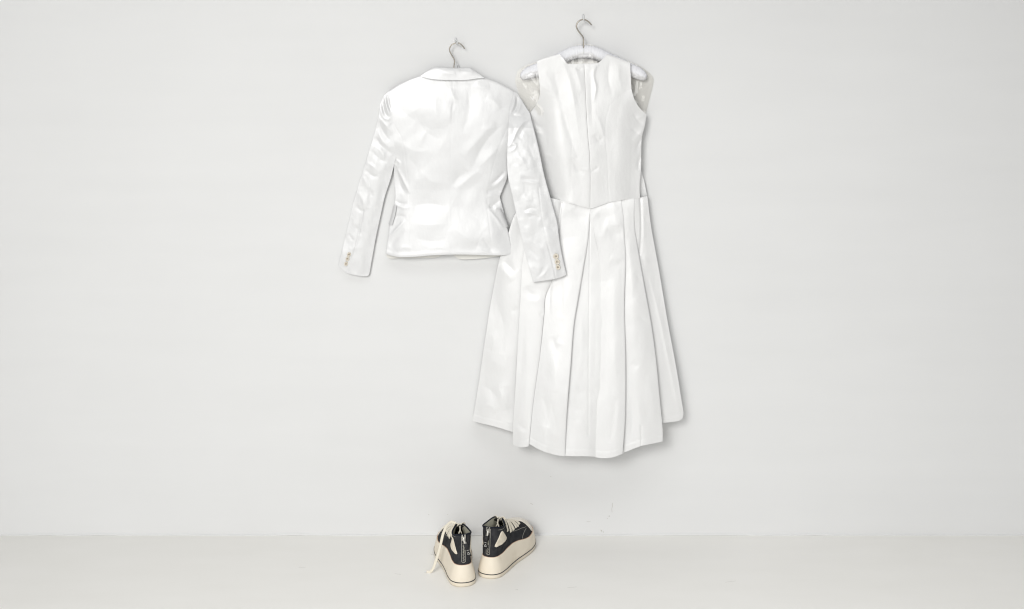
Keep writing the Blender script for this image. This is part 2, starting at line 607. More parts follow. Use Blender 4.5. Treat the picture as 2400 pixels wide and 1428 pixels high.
def cv_depth(u, v, px, py):
    d, s, _ = pdist(px, py, cv_out)
    t = 0.006 + 0.0295 * np.sin(np.pi / 2 * np.clip(d / 26, 0, 1))
    k = np.clip((d - 2) / 6, 0, 1)
    return t + k * (strokes(px, py, CV_W) + 0.0009 * vnoise(px / 13, py / 17, 5) + .0005 * vnoise(px / 5, py / 9, 6)) - 0.002 * smooth01((py - 150) / 90)


panel('front_sheet', cv, cv_top, cv_b, cv_l, cv_r, cv_depth, M['plastic'], step=1.8, rim=0.0002)
panel('back_sheet', cv, cv_top, cv_b, cv_l, cv_r, lambda u, v, px, py: 0.0055 + 0.0004 * vnoise(px / 15, py / 12, 8), M['plastic'], step=5, rim=0.0003)

# ------------------------------------------------------------------ the dress
dress = tag(empty('satin_dress', tuple(P(1370, 1070, 0.05))), 'long white satin sleeveless dress with pleated skirt seen from the back', 'dress')
SAT = M['satin']

zip_line = [(1368.5, 149), (1370.5, 180), (1372, 216), (1374, 260), (1378, 323), (1381, 354.5), (1383, 407), (1383, 450), (1382.5, 489)]
prL = [(1265.5, 206), (1292, 218), (1311.6, 233.7), (1323, 251), (1331, 275), (1338, 310), (1340, 344), (1339, 407), (1338, 477)]
prR = [(1479.5, 208), (1451, 226), (1431, 245.5), (1422, 265), (1419.4, 290), (1419, 319), (1424, 386), (1427, 475)]
sideL = [(1242, 265), (1245, 300), (1251, 360), (1262, 420), (1270, 463)]
sideR = [(1515.5, 269), (1511, 296), (1505, 319), (1503, 345), (1502.5, 394), (1499, 435), (1500, 465)]
waist = [(1262, 462), (1293, 467), (1320, 474), (1350, 480), (1382.5, 489), (1404, 483), (1428, 475.5), (1469.5, 468), (1500, 465), (1517, 461)]
WX, WY = catmull([(1262, 462), (1293, 466.5), (1320, 473), (1350, 480), (1368, 484.5), (1382.5, 486.5), (1398, 484), (1428, 475.5), (1469.5, 468), (1500, 465), (1517, 461)], 10).T


def W(x0, x1, n=30):
    xs = np.linspace(x0, x1, n)
    return np.stack([xs, np.interp(xs, WX, WY)], -1)


bod_edge = resample(catmull(sideL), 20)
bod_edge2 = resample(catmull(sideR), 20)
shoulderL = [(1257.6, 143.5), (1285, 133.5), (1310.6, 126.5)]
shoulderR = [(1423, 127), (1448, 135.5), (1477, 146.5)]

BOD_W = [
    (zip_line, 2.4, -.35, 'c'), (prL, 2.0, -.25, 'c'), (prR, 2.0, -.25, 'c'),
    ([(1279, 285), (1284, 380), (1291, 466)], 1.8, -.25, 'c'), ([(1481, 285), (1480, 380), (1477, 466)], 1.8, -.25, 'c'),
    ([(1316, 135), (1338, 200), (1350, 270), (1358, 330)], 15, 3.2), ([(1300, 170), (1318, 260), (1345, 345), (1368, 405)], 14, -3.0),
    ([(1345, 155), (1355, 180), (1364, 215)], 9, 2.0), ([(1403, 149), (1393, 165), (1391, 180), (1397, 205), (1391, 240)], (3, 6), 2.6),
    ([(1385, 170), (1386, 230), (1388, 300)], 8, -1.5), ([(1392, 315), (1404, 330), (1415, 318)], 7, -2.0), ([(1400, 270), (1410, 300), (1416, 330)], 7, 1.5),
    ([(1340, 370), (1352, 395), (1370, 410)], 6, -1.6), ([(1352, 370), (1366, 395), (1381, 402)], 5, 1.4), ([(1384, 404), (1395, 398), (1404, 391)], 3.5, -1.2),
    ([(1505, 322), (1494, 342), (1491, 358)], (4, 2.5), -3.2, 'i'), ([(1510, 300), (1494, 320), (1484, 330)], 7, 2.4), ([(1503, 360), (1497, 380), (1496, 400)], 3.5, -2.4),
    ([(1485, 265), (1496, 285), (1508, 290)], 7, -2.2), ([(1485, 282), (1500, 276), (1513, 272)], 5, 1.6), ([(1482, 300), (1490, 310), (1502, 312)], 6, -1.5),
    ([(1247, 280), (1262, 296), (1280, 300)], 7, -1.8), ([(1250, 310), (1262, 312), (1272, 316)], 5, 1.4), ([(1270, 362), (1290, 366), (1300, 372)], 5, 1.0),
    ([(1318, 132), (1322, 140), (1328, 148)], 3, 1.5), ([(1270, 165), (1290, 190), (1298, 230)], 14, 1.6), ([(1448, 150), (1452, 190), (1462, 215)], 12, 1.8),
    ([(1430, 140), (1425, 180), (1436, 225)], 9, -1.5), ([(1372, 156), (1382, 160), (1398, 156)], 4, 1.2), ([(1350, 158), (1358, 164), (1364, 158)], 4, -1.2),
    (waist, 2.2, -.4, 'c'),
]


def bod_depth(u, v, px, py):
    dl, _, _ = pdist(px, py, bod_edge)
    dr, _, _ = pdist(px, py, bod_edge2)
    ds1, _, _ = pdist(px, py, shoulderL)
    ds2, _, _ = pdist(px, py, shoulderR)
    e = 0.97 * smooth01(dl / 75) + 0.03 * roll(dl, 4)
    e2 = 0.95 * smooth01(dr / 60) + 0.05 * roll(dr, 4)
    t = 0.0470 + 0.0035 * smooth01((py - 150) / 110) - 0.002 * smooth01((py - 330) / 120)
    t = t - 0.024 * (1 - e) - 0.007 * (1 - e2)
    t = t - 0.0015 * (1 - roll(np.minimum(ds1, ds2), 5))
    cx = (px - 1380) / 130
    t = t - 0.004 * np.clip(np.abs(cx), 0, 1.1) ** 2.4 * smooth01((py - 200) / 80)
    t = t + .65 * strokes(px, py, BOD_W)
    t = t + 0.0002 * np.exp(-((np.interp(px.ravel(), WX, WY).reshape(px.shape) - py) / 14) ** 2)
    t = t + 0.0009 * vnoise(px / 42, py / 70, 11) + 0.00012 * vnoise(px / 17, py / 26, 12) + 0.00004 * vnoise(px / 5, py / 7, 13)
    return t


zc = np.array(zip_line, float)
panel('bodice_panel', dress, poly(shoulderL, [(1310.6, 126.5), (1316, 133), (1323, 140.5), (1329, 149.6)], [(1329, 149.6), (1350, 150), (1367.5, 149)]), W(1338, 1381.4),
      poly([(1257.6, 143.5), (1261.6, 173), (1265.5, 206)], prL), catmull(zc - np.array([0.3, 0])), bod_depth, SAT, sides={'top': .046})
panel('bodice_panel', dress, poly([(1242, 265), (1256.7, 245.5), (1264.5, 226), (1265.5, 206)]), W(1270, 1338), catmull(sideL), catmull(prL), bod_depth, SAT, sides={'left': .01})
panel('bodice_panel', dress, poly([(1369.7, 149), (1386, 149.5), (1403, 147.5)], [(1403, 147.5), (1414, 138), (1423, 127)], shoulderR), W(1383.6, 1427),
      catmull(zc + np.array([0.35, 0])), poly([(1477, 146.5), (1478, 177), (1479.5, 208)], prR), bod_depth, SAT, sides={'top': .046})
panel('bodice_panel', dress, poly([(1479.5, 208), (1488, 235.7), (1500, 254), (1508, 262), (1515.5, 269)]), W(1427, 1500), catmull(prR), catmull(sideR), bod_depth, SAT, sides={'right': .012})
# zipper tape under the opening with its small pull
panel('zipper', dress, [(1365, 150), (1374, 150)], [(1378, 487), (1388, 487)], catmull(zc - np.array([5, 0])), catmull(zc + np.array([5, 0])),
      lambda u, v, px, py: 0.0440 + 0.003 * smooth01((py - 160) / 90) - 0.002 * smooth01((py - 330) / 120) + 0 * px, M['lining'], step=3, rim=.001)
# wall side of the bodice, with its neckline behind the hanger
panel('front_bodice', dress, poly([(1262, 150), (1300, 140), (1335, 143), (1368, 146), (1400, 142), (1440, 138), (1476, 152)]), W(1268, 1517),
      poly([(1262, 150), (1266, 206), (1262, 235), (1246, 266)], [(1246, 266), (1252, 300), (1256, 360), (1264, 420), (1268, 463)]),
      poly([(1476, 152), (1479, 208), (1490, 238), (1511, 268)], [(1511, 268), (1503, 330), (1502.5, 394), (1510.5, 428), (1517, 461)]),
      lambda u, v, px, py: 0.0045 + 0.013 * smooth01((py - 330) / 110) * smooth01((px - 1440) / 60) + 0.0006 * vnoise(px / 30, py / 30, 20), M['satin'], step=4, rim=.002)

# ---- the skirt: overlapping pleat panels
skl = [(1262, 462), (1228, 478), (1207, 503), (1192, 544), (1172, 604), (1151, 708), (1138, 790), (1123, 894), (1108, 987)]
skr = [(1517, 461), (1526, 531), (1544, 631), (1564, 750), (1585, 863), (1602, 968)]


def prof(pairs):
    a = np.array(pairs, float)
    return lambda v: np.interp(v, a[:, 0], a[:, 1])


def skirt_panel(top, bottom, left, right, tL, tR, bulge, wr, rl=0.0, rr=0.0, hem=16, seed=0, sides=None, noise=1.0):
    fL, fR, fB = prof(tL), prof(tR), prof(bulge)
    wide = [(q[0], q[1] * 1.5 if not isinstance(q[1], tuple) and q[1] > 3.2 else q[1], q[2] * (.55 if not isinstance(q[1], tuple) and 3.2 < q[1] < 7.5 else 1)) + tuple(q[3:]) for q in wr]
    left = [(left[0][0], float(np.interp(left[0][0], WX, WY)) - 1.5)] + list(left[1:])
    right = [(right[0][0], float(np.interp(right[0][0], WX, WY)) - 1.5)] + list(right[1:])
    Lc, Rc = catmull(left), catmull(right)
    Ls, Rs = resample(Lc, 30), resample(Rc, 30)

    def depth(u, v, px, py):
        uu = smooth01(u) * .5 + u * .5
        tuck = 0.0015 * np.exp(-(v / .018) ** 2)
        t = fL(v) * (1 - uu) + fR(v) * uu + .55 * fB(v) * np.sin(np.pi * u)
        t = t - tuck
        if rl:
            t = t - .07 * rl * (1 - roll(pdist(px, py, Ls)[0], 2.6)) * smooth01(v / .12)
        if rr:
            t = t - .07 * rr * (1 - roll(pdist(px, py, Rs)[0], 2.6)) * smooth01(v / .12)
        t = t + .5 * strokes(px, py, wide)
        amp = .5 * noise * (.35 + .65 * smooth01(v * 3))
        t = t + amp * (0.0026 * vnoise(px / 44 + seed, py / 110, 21 + seed) + 0.0006 * vnoise(px / 20, py / 44 + seed, 31 + seed) + 0.00010 * vnoise(px / 5, py / 9, 41))
        dist = (1 - v) * 560
        if hem:
            t = t - 0.00025 * np.exp(-((dist - hem) / 1.6) ** 2) + 0.0001 * np.exp(-((dist - hem + 5) / 4) ** 2)
        t = t + 0.0022 * vnoise(px / 26, px * 0 + .5, 50 + seed % 10) * smooth01((v - .85) / .15)
        return t

    top = np.asarray(top, float) - np.array([0, 1.5])
    return panel('skirt_panel', dress, top, poly(bottom), Lc, Rc, depth, SAT, step=2.0, sides=sides, rim=.0035)


# wall side of the skirt
panel('front_skirt', dress, W(1262, 1517), poly([(1116, 985), (1200, 1000), (1350, 1010), (1500, 1000), (1594, 978)]), catmull([(p[0] + 4, p[1]) for p in skl[:-1]] + [(1116, 985)]),
      catmull([(p[0] - 3, p[1]) for p in skr[:-1]] + [(1594, 978)]), lambda u, v, px, py: 0.006 + 0.008 * np.sin(np.pi * u) * v, SAT, step=6, rim=.002)
# outer left panel
skirt_panel(W(1262, 1276), [(1108, 987), (1130, 993), (1150, 997.5), (1180, 1006), (1202, 1013), (1218, 1018)], skl,
            [(1276, 464), (1258, 520), (1242, 600), (1235, 682), (1230, 768), (1224, 894), (1218, 1018)],
            [(0, .020), (.3, .021), (1, .036)], [(0, .038), (.3, .038), (1, .058)], [(0, 0), (.3, .008), (1, .014)],
            [([(1178, 610), (1192, 622), (1207, 640)], 8, -4), ([(1170, 625), (1186, 640), (1200, 660)], 9, 3), ([(1214, 720), (1206, 728), (1196, 726)], 5, -3),
             ([(1160, 700), (1180, 760), (1175, 830)], 16, -4), ([(1140, 820), (1160, 850), (1190, 860)], 14, 3), ([(1162, 905), (1175, 925), (1188, 960)], 12, 4),
             ([(1190, 905), (1195, 940), (1192, 990)], 12, -4.5), ([(1125, 900), (1150, 915), (1165, 935)], 10, -3), ([(1120, 960), (1145, 950), (1165, 965)], 10, 3.5),
             ([(1150, 780), (1158, 800), (1150, 820)], 9, 2)], seed=1, sides={'left': .008})
# left flap
skirt_panel(W(1276, 1302), [(1202.5, 1043), (1214, 1047), (1228, 1048.5), (1239, 1046)],
            [(1276, 464), (1255, 520), (1227, 600), (1221, 682), (1216, 768), (1209, 894), (1202.5, 1000), (1202.5, 1043)],
            [(1302, 469), (1303, 560), (1296, 640), (1291, 664), (1278, 694), (1274.5, 738), (1264.5, 835), (1250, 939), (1239, 1046)],
            [(0, .042), (.3, .050), (1, .078)], [(0, .045), (.3, .056), (1, .092)], [(0, 0), (.3, .002), (1, .004)],
            [([(1232, 672), (1245, 690), (1262, 694)], 8, -3), ([(1240, 700), (1255, 706), (1270, 700)], 6, 2.5), ([(1274, 730), (1268, 738), (1276, 748)], 3, -2),
             ([(1210, 985), (1222, 1000), (1236, 1008)], 7, -4), ([(1212, 1005), (1224, 1014), (1236, 1016)], 6, 3), ([(1236, 760), (1234, 860), (1226, 960)], 12, 2.0),
             ([(1228, 700), (1226, 800), (1218, 900)], 9, -1.5)], rl=.005, rr=.007, seed=2)
# panel between the flap and the centre pleat
skirt_panel(W(1288, 1383), [(1226, 1034), (1240, 1040.5), (1264, 1054), (1292, 1064), (1316, 1069), (1324, 1069.5)],
            [(1288, 466.5), (1290, 560), (1280, 658), (1262, 738), (1250, 835), (1236, 939), (1226, 1034)],
            [(1383, 489), (1378, 560), (1365, 640), (1355, 700), (1345, 760), (1337, 860), (1331, 930), (1327, 990), (1324, 1069.5)],
            [(0, .044), (.3, .048), (1, .082)], [(0, .046), (.3, .064), (.75, .098), (1, .104)], [(0, 0), (.3, .003), (1, .012)],
            [([(1316, 477), (1311, 520), (1307, 570), (1299, 630), (1291, 668), (1288, 740)], (2.0, 5), -4.5, 'i'), ([(1340, 490), (1352, 505), (1378, 512)], 12, -3),
             ([(1330, 560), (1345, 600), (1362, 610)], 14, 2.5), ([(1292, 790), (1302, 812), (1300, 830)], 7, -4), ([(1300, 800), (1310, 806), (1318, 800)], 6, 3),
             ([(1296, 835), (1302, 870), (1300, 920)], 9, 3), ([(1270, 930), (1282, 960), (1276, 1000)], 9, -3.5), ([(1290, 940), (1300, 985), (1296, 1040)], 8, -3),
             ([(1312, 620), (1318, 720), (1312, 820)], 12, -2.5), ([(1332, 560), (1325, 680), (1322, 780)], 10, 2), ([(1302, 740), (1312, 745), (1320, 740)], 6, 1.8),
             ([(1280, 1000), (1300, 1020), (1318, 1022)], 8, 2)], rr=.008, seed=3)
# recessed centre of the inverted pleat
skirt_panel(W(1379, 1389), [(1312, 1067.5), (1340, 1069.5), (1375, 1069.5), (1408, 1072)],
            [(1379, 488), (1366, 600), (1348, 700), (1330, 820), (1318, 940), (1312, 1067.5)],
            [(1389, 487), (1412, 590), (1419, 700), (1419, 850), (1412, 960), (1408, 1072)],
            [(0, .043), (.3, .055), (1, .098)], [(0, .043), (.3, .056), (1, .101)], [(0, 0), (.3, .001), (1, .006)],
            [([(1383, 520), (1381, 700), (1379, 1020)], 1.4, -1.0, 'c'), ([(1350, 905), (1362, 920), (1372, 918)], 6, -2.5), ([(1340, 940), (1352, 960), (1368, 966)], 7, -2.5),
             ([(1398, 905), (1392, 920), (1402, 930)], 6, -2.5), ([(1350, 985), (1364, 1000), (1374, 996)], 7, 2.5), ([(1360, 700), (1364, 820), (1352, 920)], 10, 2.0),
             ([(1394, 720), (1396, 820), (1392, 900)], 9, -2)], seed=4)
# panel right of the centre pleat
skirt_panel(W(1384, 1455), [(1396, 1072), (1410, 1074), (1428, 1073.5), (1444, 1070), (1459, 1063.5)],
            [(1384, 489), (1392, 540), (1402, 590), (1407, 640), (1408, 720), (1407, 810), (1402, 900), (1398, 980), (1396, 1072)],
            [(1455, 470.5), (1461, 512), (1463, 554), (1466, 604), (1463, 713), (1466, 850), (1464.5, 986), (1459, 1063.5)],
            [(0, .0445), (.12, .0535), (.3, .0585), (1, .1025)], [(0, .045), (.3, .062), (1, .105)], [(0, 0), (.3, .003), (1, .007)],
            [([(1400, 500), (1415, 510), (1440, 505)], 14, -3), ([(1420, 540), (1445, 548), (1460, 545)], 9, -3.2), ([(1418, 520), (1440, 528), (1458, 524)], 8, 3),
             ([(1425, 488), (1438, 482), (1450, 490)], 5, 2.5), ([(1430, 615), (1444, 622), (1458, 612)], 6, -2.5), ([(1432, 600), (1446, 606), (1460, 600)], 5, 2),
             ([(1440, 640), (1438, 780), (1444, 900)], 11, 2.2), ([(1452, 940), (1448, 980), (1440, 1030)], 7, 3), ([(1444, 930), (1438, 980), (1430, 1040)], 8, -3),
             ([(1420, 700), (1422, 820), (1418, 940)], 10, -2), ([(1450, 760), (1440, 830), (1436, 880)], 7, 1.6)], rr=.008, seed=5)
# right flap
skirt_panel(W(1449, 1486), [(1446, 1066), (1462, 1061), (1485, 1052), (1503, 1045.5), (1530, 1040), (1553, 1035)],
            [(1449, 471.5), (1452, 554), (1453, 713), (1453, 986), (1446, 1066)],
            [(1486, 466.3), (1487, 531), (1496, 590), (1512, 681), (1526, 759), (1537, 841), (1547, 945), (1553, 1009), (1553, 1035)],
            [(0, .042), (.3, .053), (1, .090)], [(0, .042), (.3, .053), (1, .090)], [(0, 0), (.3, .004), (1, .010)],
            [([(1488, 640), (1498, 652), (1508, 648)], 4, -2.5), ([(1496, 740), (1510, 752), (1522, 760)], 5, -2.8), ([(1486, 700), (1500, 716), (1514, 720)], 7, 2.4),
             ([(1480, 850), (1488, 856), (1496, 862)], 5, -2.8), ([(1500, 838), (1515, 832), (1530, 828)], 7, 2.6), ([(1503, 1000), (1503, 1046)], 1.6, -2.2, 'c'),
             ([(1478, 930), (1482, 980), (1478, 1040)], 8, -3), ([(1492, 920), (1498, 970), (1496, 1030)], 8, 2.8), ([(1474, 560), (1480, 660), (1486, 760)], 8, 2.4),
             ([(1470, 760), (1474, 860), (1474, 960)], 7, -2), ([(1520, 880), (1530, 930), (1532, 1000)], 10, 2)], rr=.009, seed=6)
# far right panel that swings back to the wall
skirt_panel(W(1470, 1517), [(1535, 994), (1560, 991), (1580, 988.5), (1592, 986), (1599, 981), (1602, 968)],
            [(1470, 468), (1480, 540), (1498, 681), (1518, 841), (1535, 994)], skr,
            [(0, .040), (.3, .041), (1, .060)], [(0, .036), (.3, .039), (1, .058)], [(0, .002), (.3, .001), (1, .001)],
            [([(1500, 466), (1502.5, 520), (1502, 560), (1498, 596)], (4, 2.0), -3.5, 'c'), ([(1509, 480), (1508, 530), (1510, 580)], 5, 2.5), ([(1511, 560), (1503, 590), (1512, 625)], 5, -3),
             ([(1506, 600), (1514, 612), (1522, 618)], 4, 3), ([(1520, 640), (1545, 740), (1570, 860), (1593, 975)], (9, 4), 3.0), ([(1510, 630), (1520, 660), (1530, 700)], 7, -2.5),
             ([(1508, 500), (1513, 515), (1519, 520)], 4, -2)], seed=7, sides={'right': .006})

# ------------------------------------------------------------------ the jacket
jacket = tag(empty('satin_jacket', tuple(P(1060, 600, 0.04))), 'white satin jacket hanging on the wall with its back showing', 'jacket')
SJ = M['satin2']
armL = [(911.5, 213.4), (917, 240), (920.5, 270), (922, 290)]
armL2 = [(922, 290), (923, 328), (928, 371)]
armR = [(1205.6, 214.5), (1197.5, 239.7), (1193.5, 270), (1192.3, 292)]
armR2 = [(1192.3, 292), (1190, 332), (1188.5, 372)]
jsL = [(928, 371), (924.5, 384.6), (923.4, 427), (925.7, 458.6), (923.4, 481), (914, 520), (909, 557), (903.7, 595)]
jsR = [(1188.5, 372), (1189, 393.6), (1188.5, 416), (1177, 447), (1172, 461), (1176.5, 481), (1185.5, 517), (1192, 550.5), (1203.4, 596.5)]
seamL = [(922, 290), (930, 302), (943, 328), (950, 374), (958, 440), (959, 517), (956, 602.8)]
seamR = [(1192.3, 292), (1184, 312), (1168, 348), (1158, 382), (1147, 430), (1142, 482), (1148.5, 539), (1154, 598.6)]
seamC = [(1061, 176), (1061, 231), (1058, 290), (1057, 400), (1058, 500), (1058, 597)]
hem = [(903.7, 595), (919, 600), (941, 603), (970.5, 602.3), (1010, 599), (1060, 597), (1105, 597.3), (1150, 598.7), (1176, 598.7), (1203.4, 596.5)]
hemc = catmull(hem, 30)


def Hm(x0, x1, n=40):
    xs = np.linspace(x0, x1, n)
    return np.stack([xs, np.interp(xs, hemc[:, 0], hemc[:, 1])], -1)


J_W = [
    (seamC, 2.2, -.25, 'c'), (seamL, 2.2, -.3, 'c'), (seamR, 2.2, -.35, 'c'),
    # left waist pulls
    ([(926, 384), (942, 418), (961, 455)], (5, 2.5), 3.6), ([(927, 375), (936, 382), (931, 394)], 3, 2.2), ([(930, 392), (940, 436), (956, 460)], 7, -2.8),
    ([(926, 470), (938, 477), (956, 478)], 4, -2.4), ([(926, 478), (944, 487), (960, 486)], 4, 2.2), ([(908, 562), (930, 536), (950, 516)], (2.6, 4), 3.2),
    ([(920, 512), (936, 506), (952, 508)], 5, -2.2), ([(912, 578), (928, 560), (950, 540)], 7, -2.4), ([(930, 590), (946, 580), (966, 584)], 5, 1.8),
    # right waist pulls
    ([(1184, 400), (1168, 418), (1147, 434)], (5, 3), -3.4), ([(1186, 410), (1172, 426), (1154, 440)], 5, 2.8), ([(1176, 450), (1160, 444), (1140, 450)], 4, -2.6),
    ([(1173, 460), (1158, 458), (1140, 462)], 4, 2.4), ([(1173, 468), (1160, 478), (1146, 486)], 4, -2.6), ([(1176, 482), (1162, 490), (1166, 498)], 3.5, 2.2),
    ([(1144, 490), (1164, 512), (1182, 540)], (2.5, 5), 2.6), ([(1146, 482), (1152, 486), (1158, 482)], 3.5, -2.2), ([(1130, 560), (1144, 575), (1152, 590)], 6, -2.6),
    ([(1118, 580), (1132, 590), (1148, 592)], 5, 2.4),
    # broad soft waves across the back
    ([(970, 262), (1000, 310), (1040, 330)], 22, -3.6), ([(1020, 215), (1022, 265), (1030, 300)], 13, 2.8), ([(1056, 205), (1062, 225), (1070, 240)], 8, 2.2),
    ([(1096, 205), (1100, 260), (1085, 310)], 14, -3.0), ([(1112, 196), (1128, 205), (1148, 202)], 9, 2.6), ([(1140, 230), (1160, 240), (1172, 256)], 12, 2.4),
    ([(1180, 290), (1140, 330), (1105, 395)], 13, -3.8), ([(1160, 285), (1120, 330), (1085, 370)], 14, 2.8), ([(1165, 350), (1140, 375), (1120, 392)], 10, 2.8),
    ([(1095, 400), (1070, 420), (1060, 436)], 14, -3.0), ([(1128, 395), (1100, 418), (1066, 444)], 10, 2.4), ([(945, 340), (975, 355), (1010, 350)], 16, 2.4),
    ([(968, 482), (1010, 478), (1050, 486)], 16, -3.6), ([(1060, 480), (1100, 500), (1140, 530)], 20, -3.4), ([(1060, 530), (1090, 555), (1120, 570)], 16, 3.0),
    ([(965, 520), (1005, 528), (1050, 524)], 18, 3.2), ([(970, 556), (1010, 566), (1050, 560)], 12, -1.8), ([(985, 400), (1010, 425), (1040, 430)], 14, 2.0),
    ([(930, 240), (945, 262), (975, 285)], 14, -2.0), ([(1064, 232), (1062, 250), (1058, 262)], 4, -1.2), ([(1003, 300), (990, 325), (985, 345)], 9, 1.8),
    ([(958, 370), (975, 390), (980, 420)], 10, -1.6), ([(1056, 250), (1053, 272), (1057, 290)], 5, 1.0),
    ([(1130, 300), (1150, 304), (1162, 296)], 6, 1.6), ([(1000, 585), (1030, 580), (1060, 586)], 7, 1.4),
]
j_edgeL, j_edgeR = resample(catmull(jsL), 24), resample(catmull(jsR), 24)
shL = [(911.5, 213.4), (937, 197.6), (985, 179), (1014, 163)]
shR = [(1103, 165), (1136, 183), (1174, 197.6), (1205.6, 214.5)]
shAll = resample(np.vstack([catmull(shL), catmull(shR)]), 40)


def j_depth(u, v, px, py):
    dl, _, _ = pdist(px, py, j_edgeL)
    dr, _, _ = pdist(px, py, j_edgeR)
    ds, _, _ = pdist(px, py, shAll)
    t = 0.0205 + 0.0095 * smooth01((py - 170) / 115) - 0.006 * np.clip((py - 215) / 230, 0, 1) ** 1.3 + 0.013 * smooth01((py - 430) / 190)
    cx = np.clip(np.abs(px - 1058) / 145, 0, 1.1)
    t = t - 0.006 * cx ** 2.4
    t = t - 0.0007 * (1 - roll(dl, 3)) - 0.0007 * (1 - roll(dr, 3)) - 0.005 * (1 - smooth01(dl / 40)) - 0.004 * (1 - smooth01(dr / 40))
    t = t - 0.0012 * (1 - roll(ds, 5))
    t = t + .52 * strokes(px, py, J_W)
    # the turned-up hem
    dh_ = np.interp(px.ravel(), hemc[:, 0], hemc[:, 1]).reshape(px.shape) - py
    t = t + 0.0010 * np.exp(-((dh_ - 4) / 6) ** 2)
    t = t + 0.0012 * vnoise(px / 52, py / 60, 3) + 0.0003 * vnoise(px / 24 + py / 60, py / 28, 4) + 0.00005 * vnoise(px / 6, py / 8, 5)
    return t


panel('back_panel', jacket, poly([(911.5, 213.4), (937, 197.6), (985, 179)], [(985, 179), (1020, 175), (1061, 176)]), Hm(956, 1058), poly(armL, seamL), catmull(seamC), j_depth, SJ, sides={'bottom': .02})
panel('back_panel', jacket, poly([(1061, 176), (1100, 176), (1136, 183)], [(1136, 183), (1174, 197.6), (1205.6, 214.5)]), Hm(1058, 1154), catmull(seamC), poly(armR, seamR), j_depth, SJ, sides={'bottom': .02})
panel('side_panel', jacket, [(922, 290), (922.01, 290)], Hm(903.7, 956), poly(armL2, jsL), catmull(seamL), j_depth, SJ, sides={'left': .006})
panel('side_panel', jacket, [(1192.29, 292), (1192.3, 292)], Hm(1154, 1203.4), catmull(seamR), poly(armR2, jsR), j_depth, SJ, sides={'right': .014})

# collar, folded down over the back neck
col_top = poly([(1013, 159.5), (1019, 157.6), (1040, 158.2), (1063, 159.3), (1085, 159.4), (1099, 158.8), (1104, 160.5)])
col_bot = poly([(985, 178.7), (1006, 184.6), (1033, 187.4), (1063, 188), (1094, 187.4), (1121.6, 183.8), (1136, 183.2)])
COL_W = [([(1075, 165), (1095, 163), (1105, 168)], 5, -1.4), ([(1030, 165), (1050, 172), (1068, 170)], 8, 1.2)]


def col_depth(u, v, px, py):
    t = 0.0295 + 0.0045 * roll(np.clip(v, 0, 1), .55) - .003 * np.abs(2 * u - 1) ** 3
    return t + strokes(px, py, COL_W) + 0.0006 * vnoise(px / 18, py / 14, 6)


panel('collar', jacket, col_top, col_bot, poly([(1013, 159.5), (1002, 167), (985, 178.7)]), poly([(1104, 160.5), (1118, 170.5), (1136, 183.2)]), col_depth, SJ, step=1.3, sides={'top': .012}, rim=.002)
# thread loop standing up behind the collar
c = catmull([(1069.5, 163), (1070.5, 154), (1071.8, 150), (1073.5, 153), (1075.5, 163)], 6)
v_, f_ = tube(P(c[:, 0], c[:, 1], 0.012), 0.0011, 8)
mesh_obj('hanging_loop', v_, f_, SJ, jacket)
# wall side of the jacket: the front edges hang a little lower than the back hem
fr_top = [(930, 215), (1190, 215)]
for bl in ([(906, 597), (908, 604), (916, 606.5), (940, 605), (985, 604.5), (1022, 604), (1031, 601), (1040, 592)], [(1050, 590), (1066, 601), (1074, 606.5), (1086, 608.3), (1110, 607.3), (1140, 605), (1176, 600.5), (1196, 598)]):
    x0, x1 = bl[0][0], bl[-1][0]
    panel('front_panel', jacket, [(max(x0, 932), 320), (min(x1, 1180), 320)], poly(bl), poly([(max(x0, 932), 320), (max(x0, 926), 470), bl[0]]), poly([(min(x1, 1180), 320), (min(x1, 1166), 470), bl[-1]]),
          lambda u, v, px, py: 0.004 + 0.002 * np.sin(3 * u) + 0.005 * v, M['lining'], step=5, rim=.002)

# sleeves
slL_out = [(911.5, 213.4), (899, 225), (890.5, 248), (885, 279.6), (877, 312), (864, 355), (853, 390), (836, 445), (822.6, 494.5), (807, 561.7), (792, 622)]
slL_in = [(928, 371), (923.4, 389), (914.5, 422.7), (902, 461), (892, 505.7), (881, 557), (872, 606.5), (866, 641)]
slR_out = [(1205.6, 214.5), (1216, 225), (1230, 247), (1241, 265), (1246, 283), (1256, 321.6), (1265, 360), (1275, 409), (1291, 467.6), (1305.4, 521), (1308.7, 546), (1315.5, 591), (1327.8, 644.6)]
slR_in = [(1188.5, 372), (1189, 393.6), (1192, 422.7), (1199, 449.6), (1206.8, 485.5), (1216.9, 534.8), (1225.8, 573), (1237, 617.7), (1249.4, 661.4)]
ventL = [(852, 494), (845, 528), (834, 580), (813.6, 640)]
ventR = [(1262, 440), (1272, 520), (1284, 575), (1303, 652)]

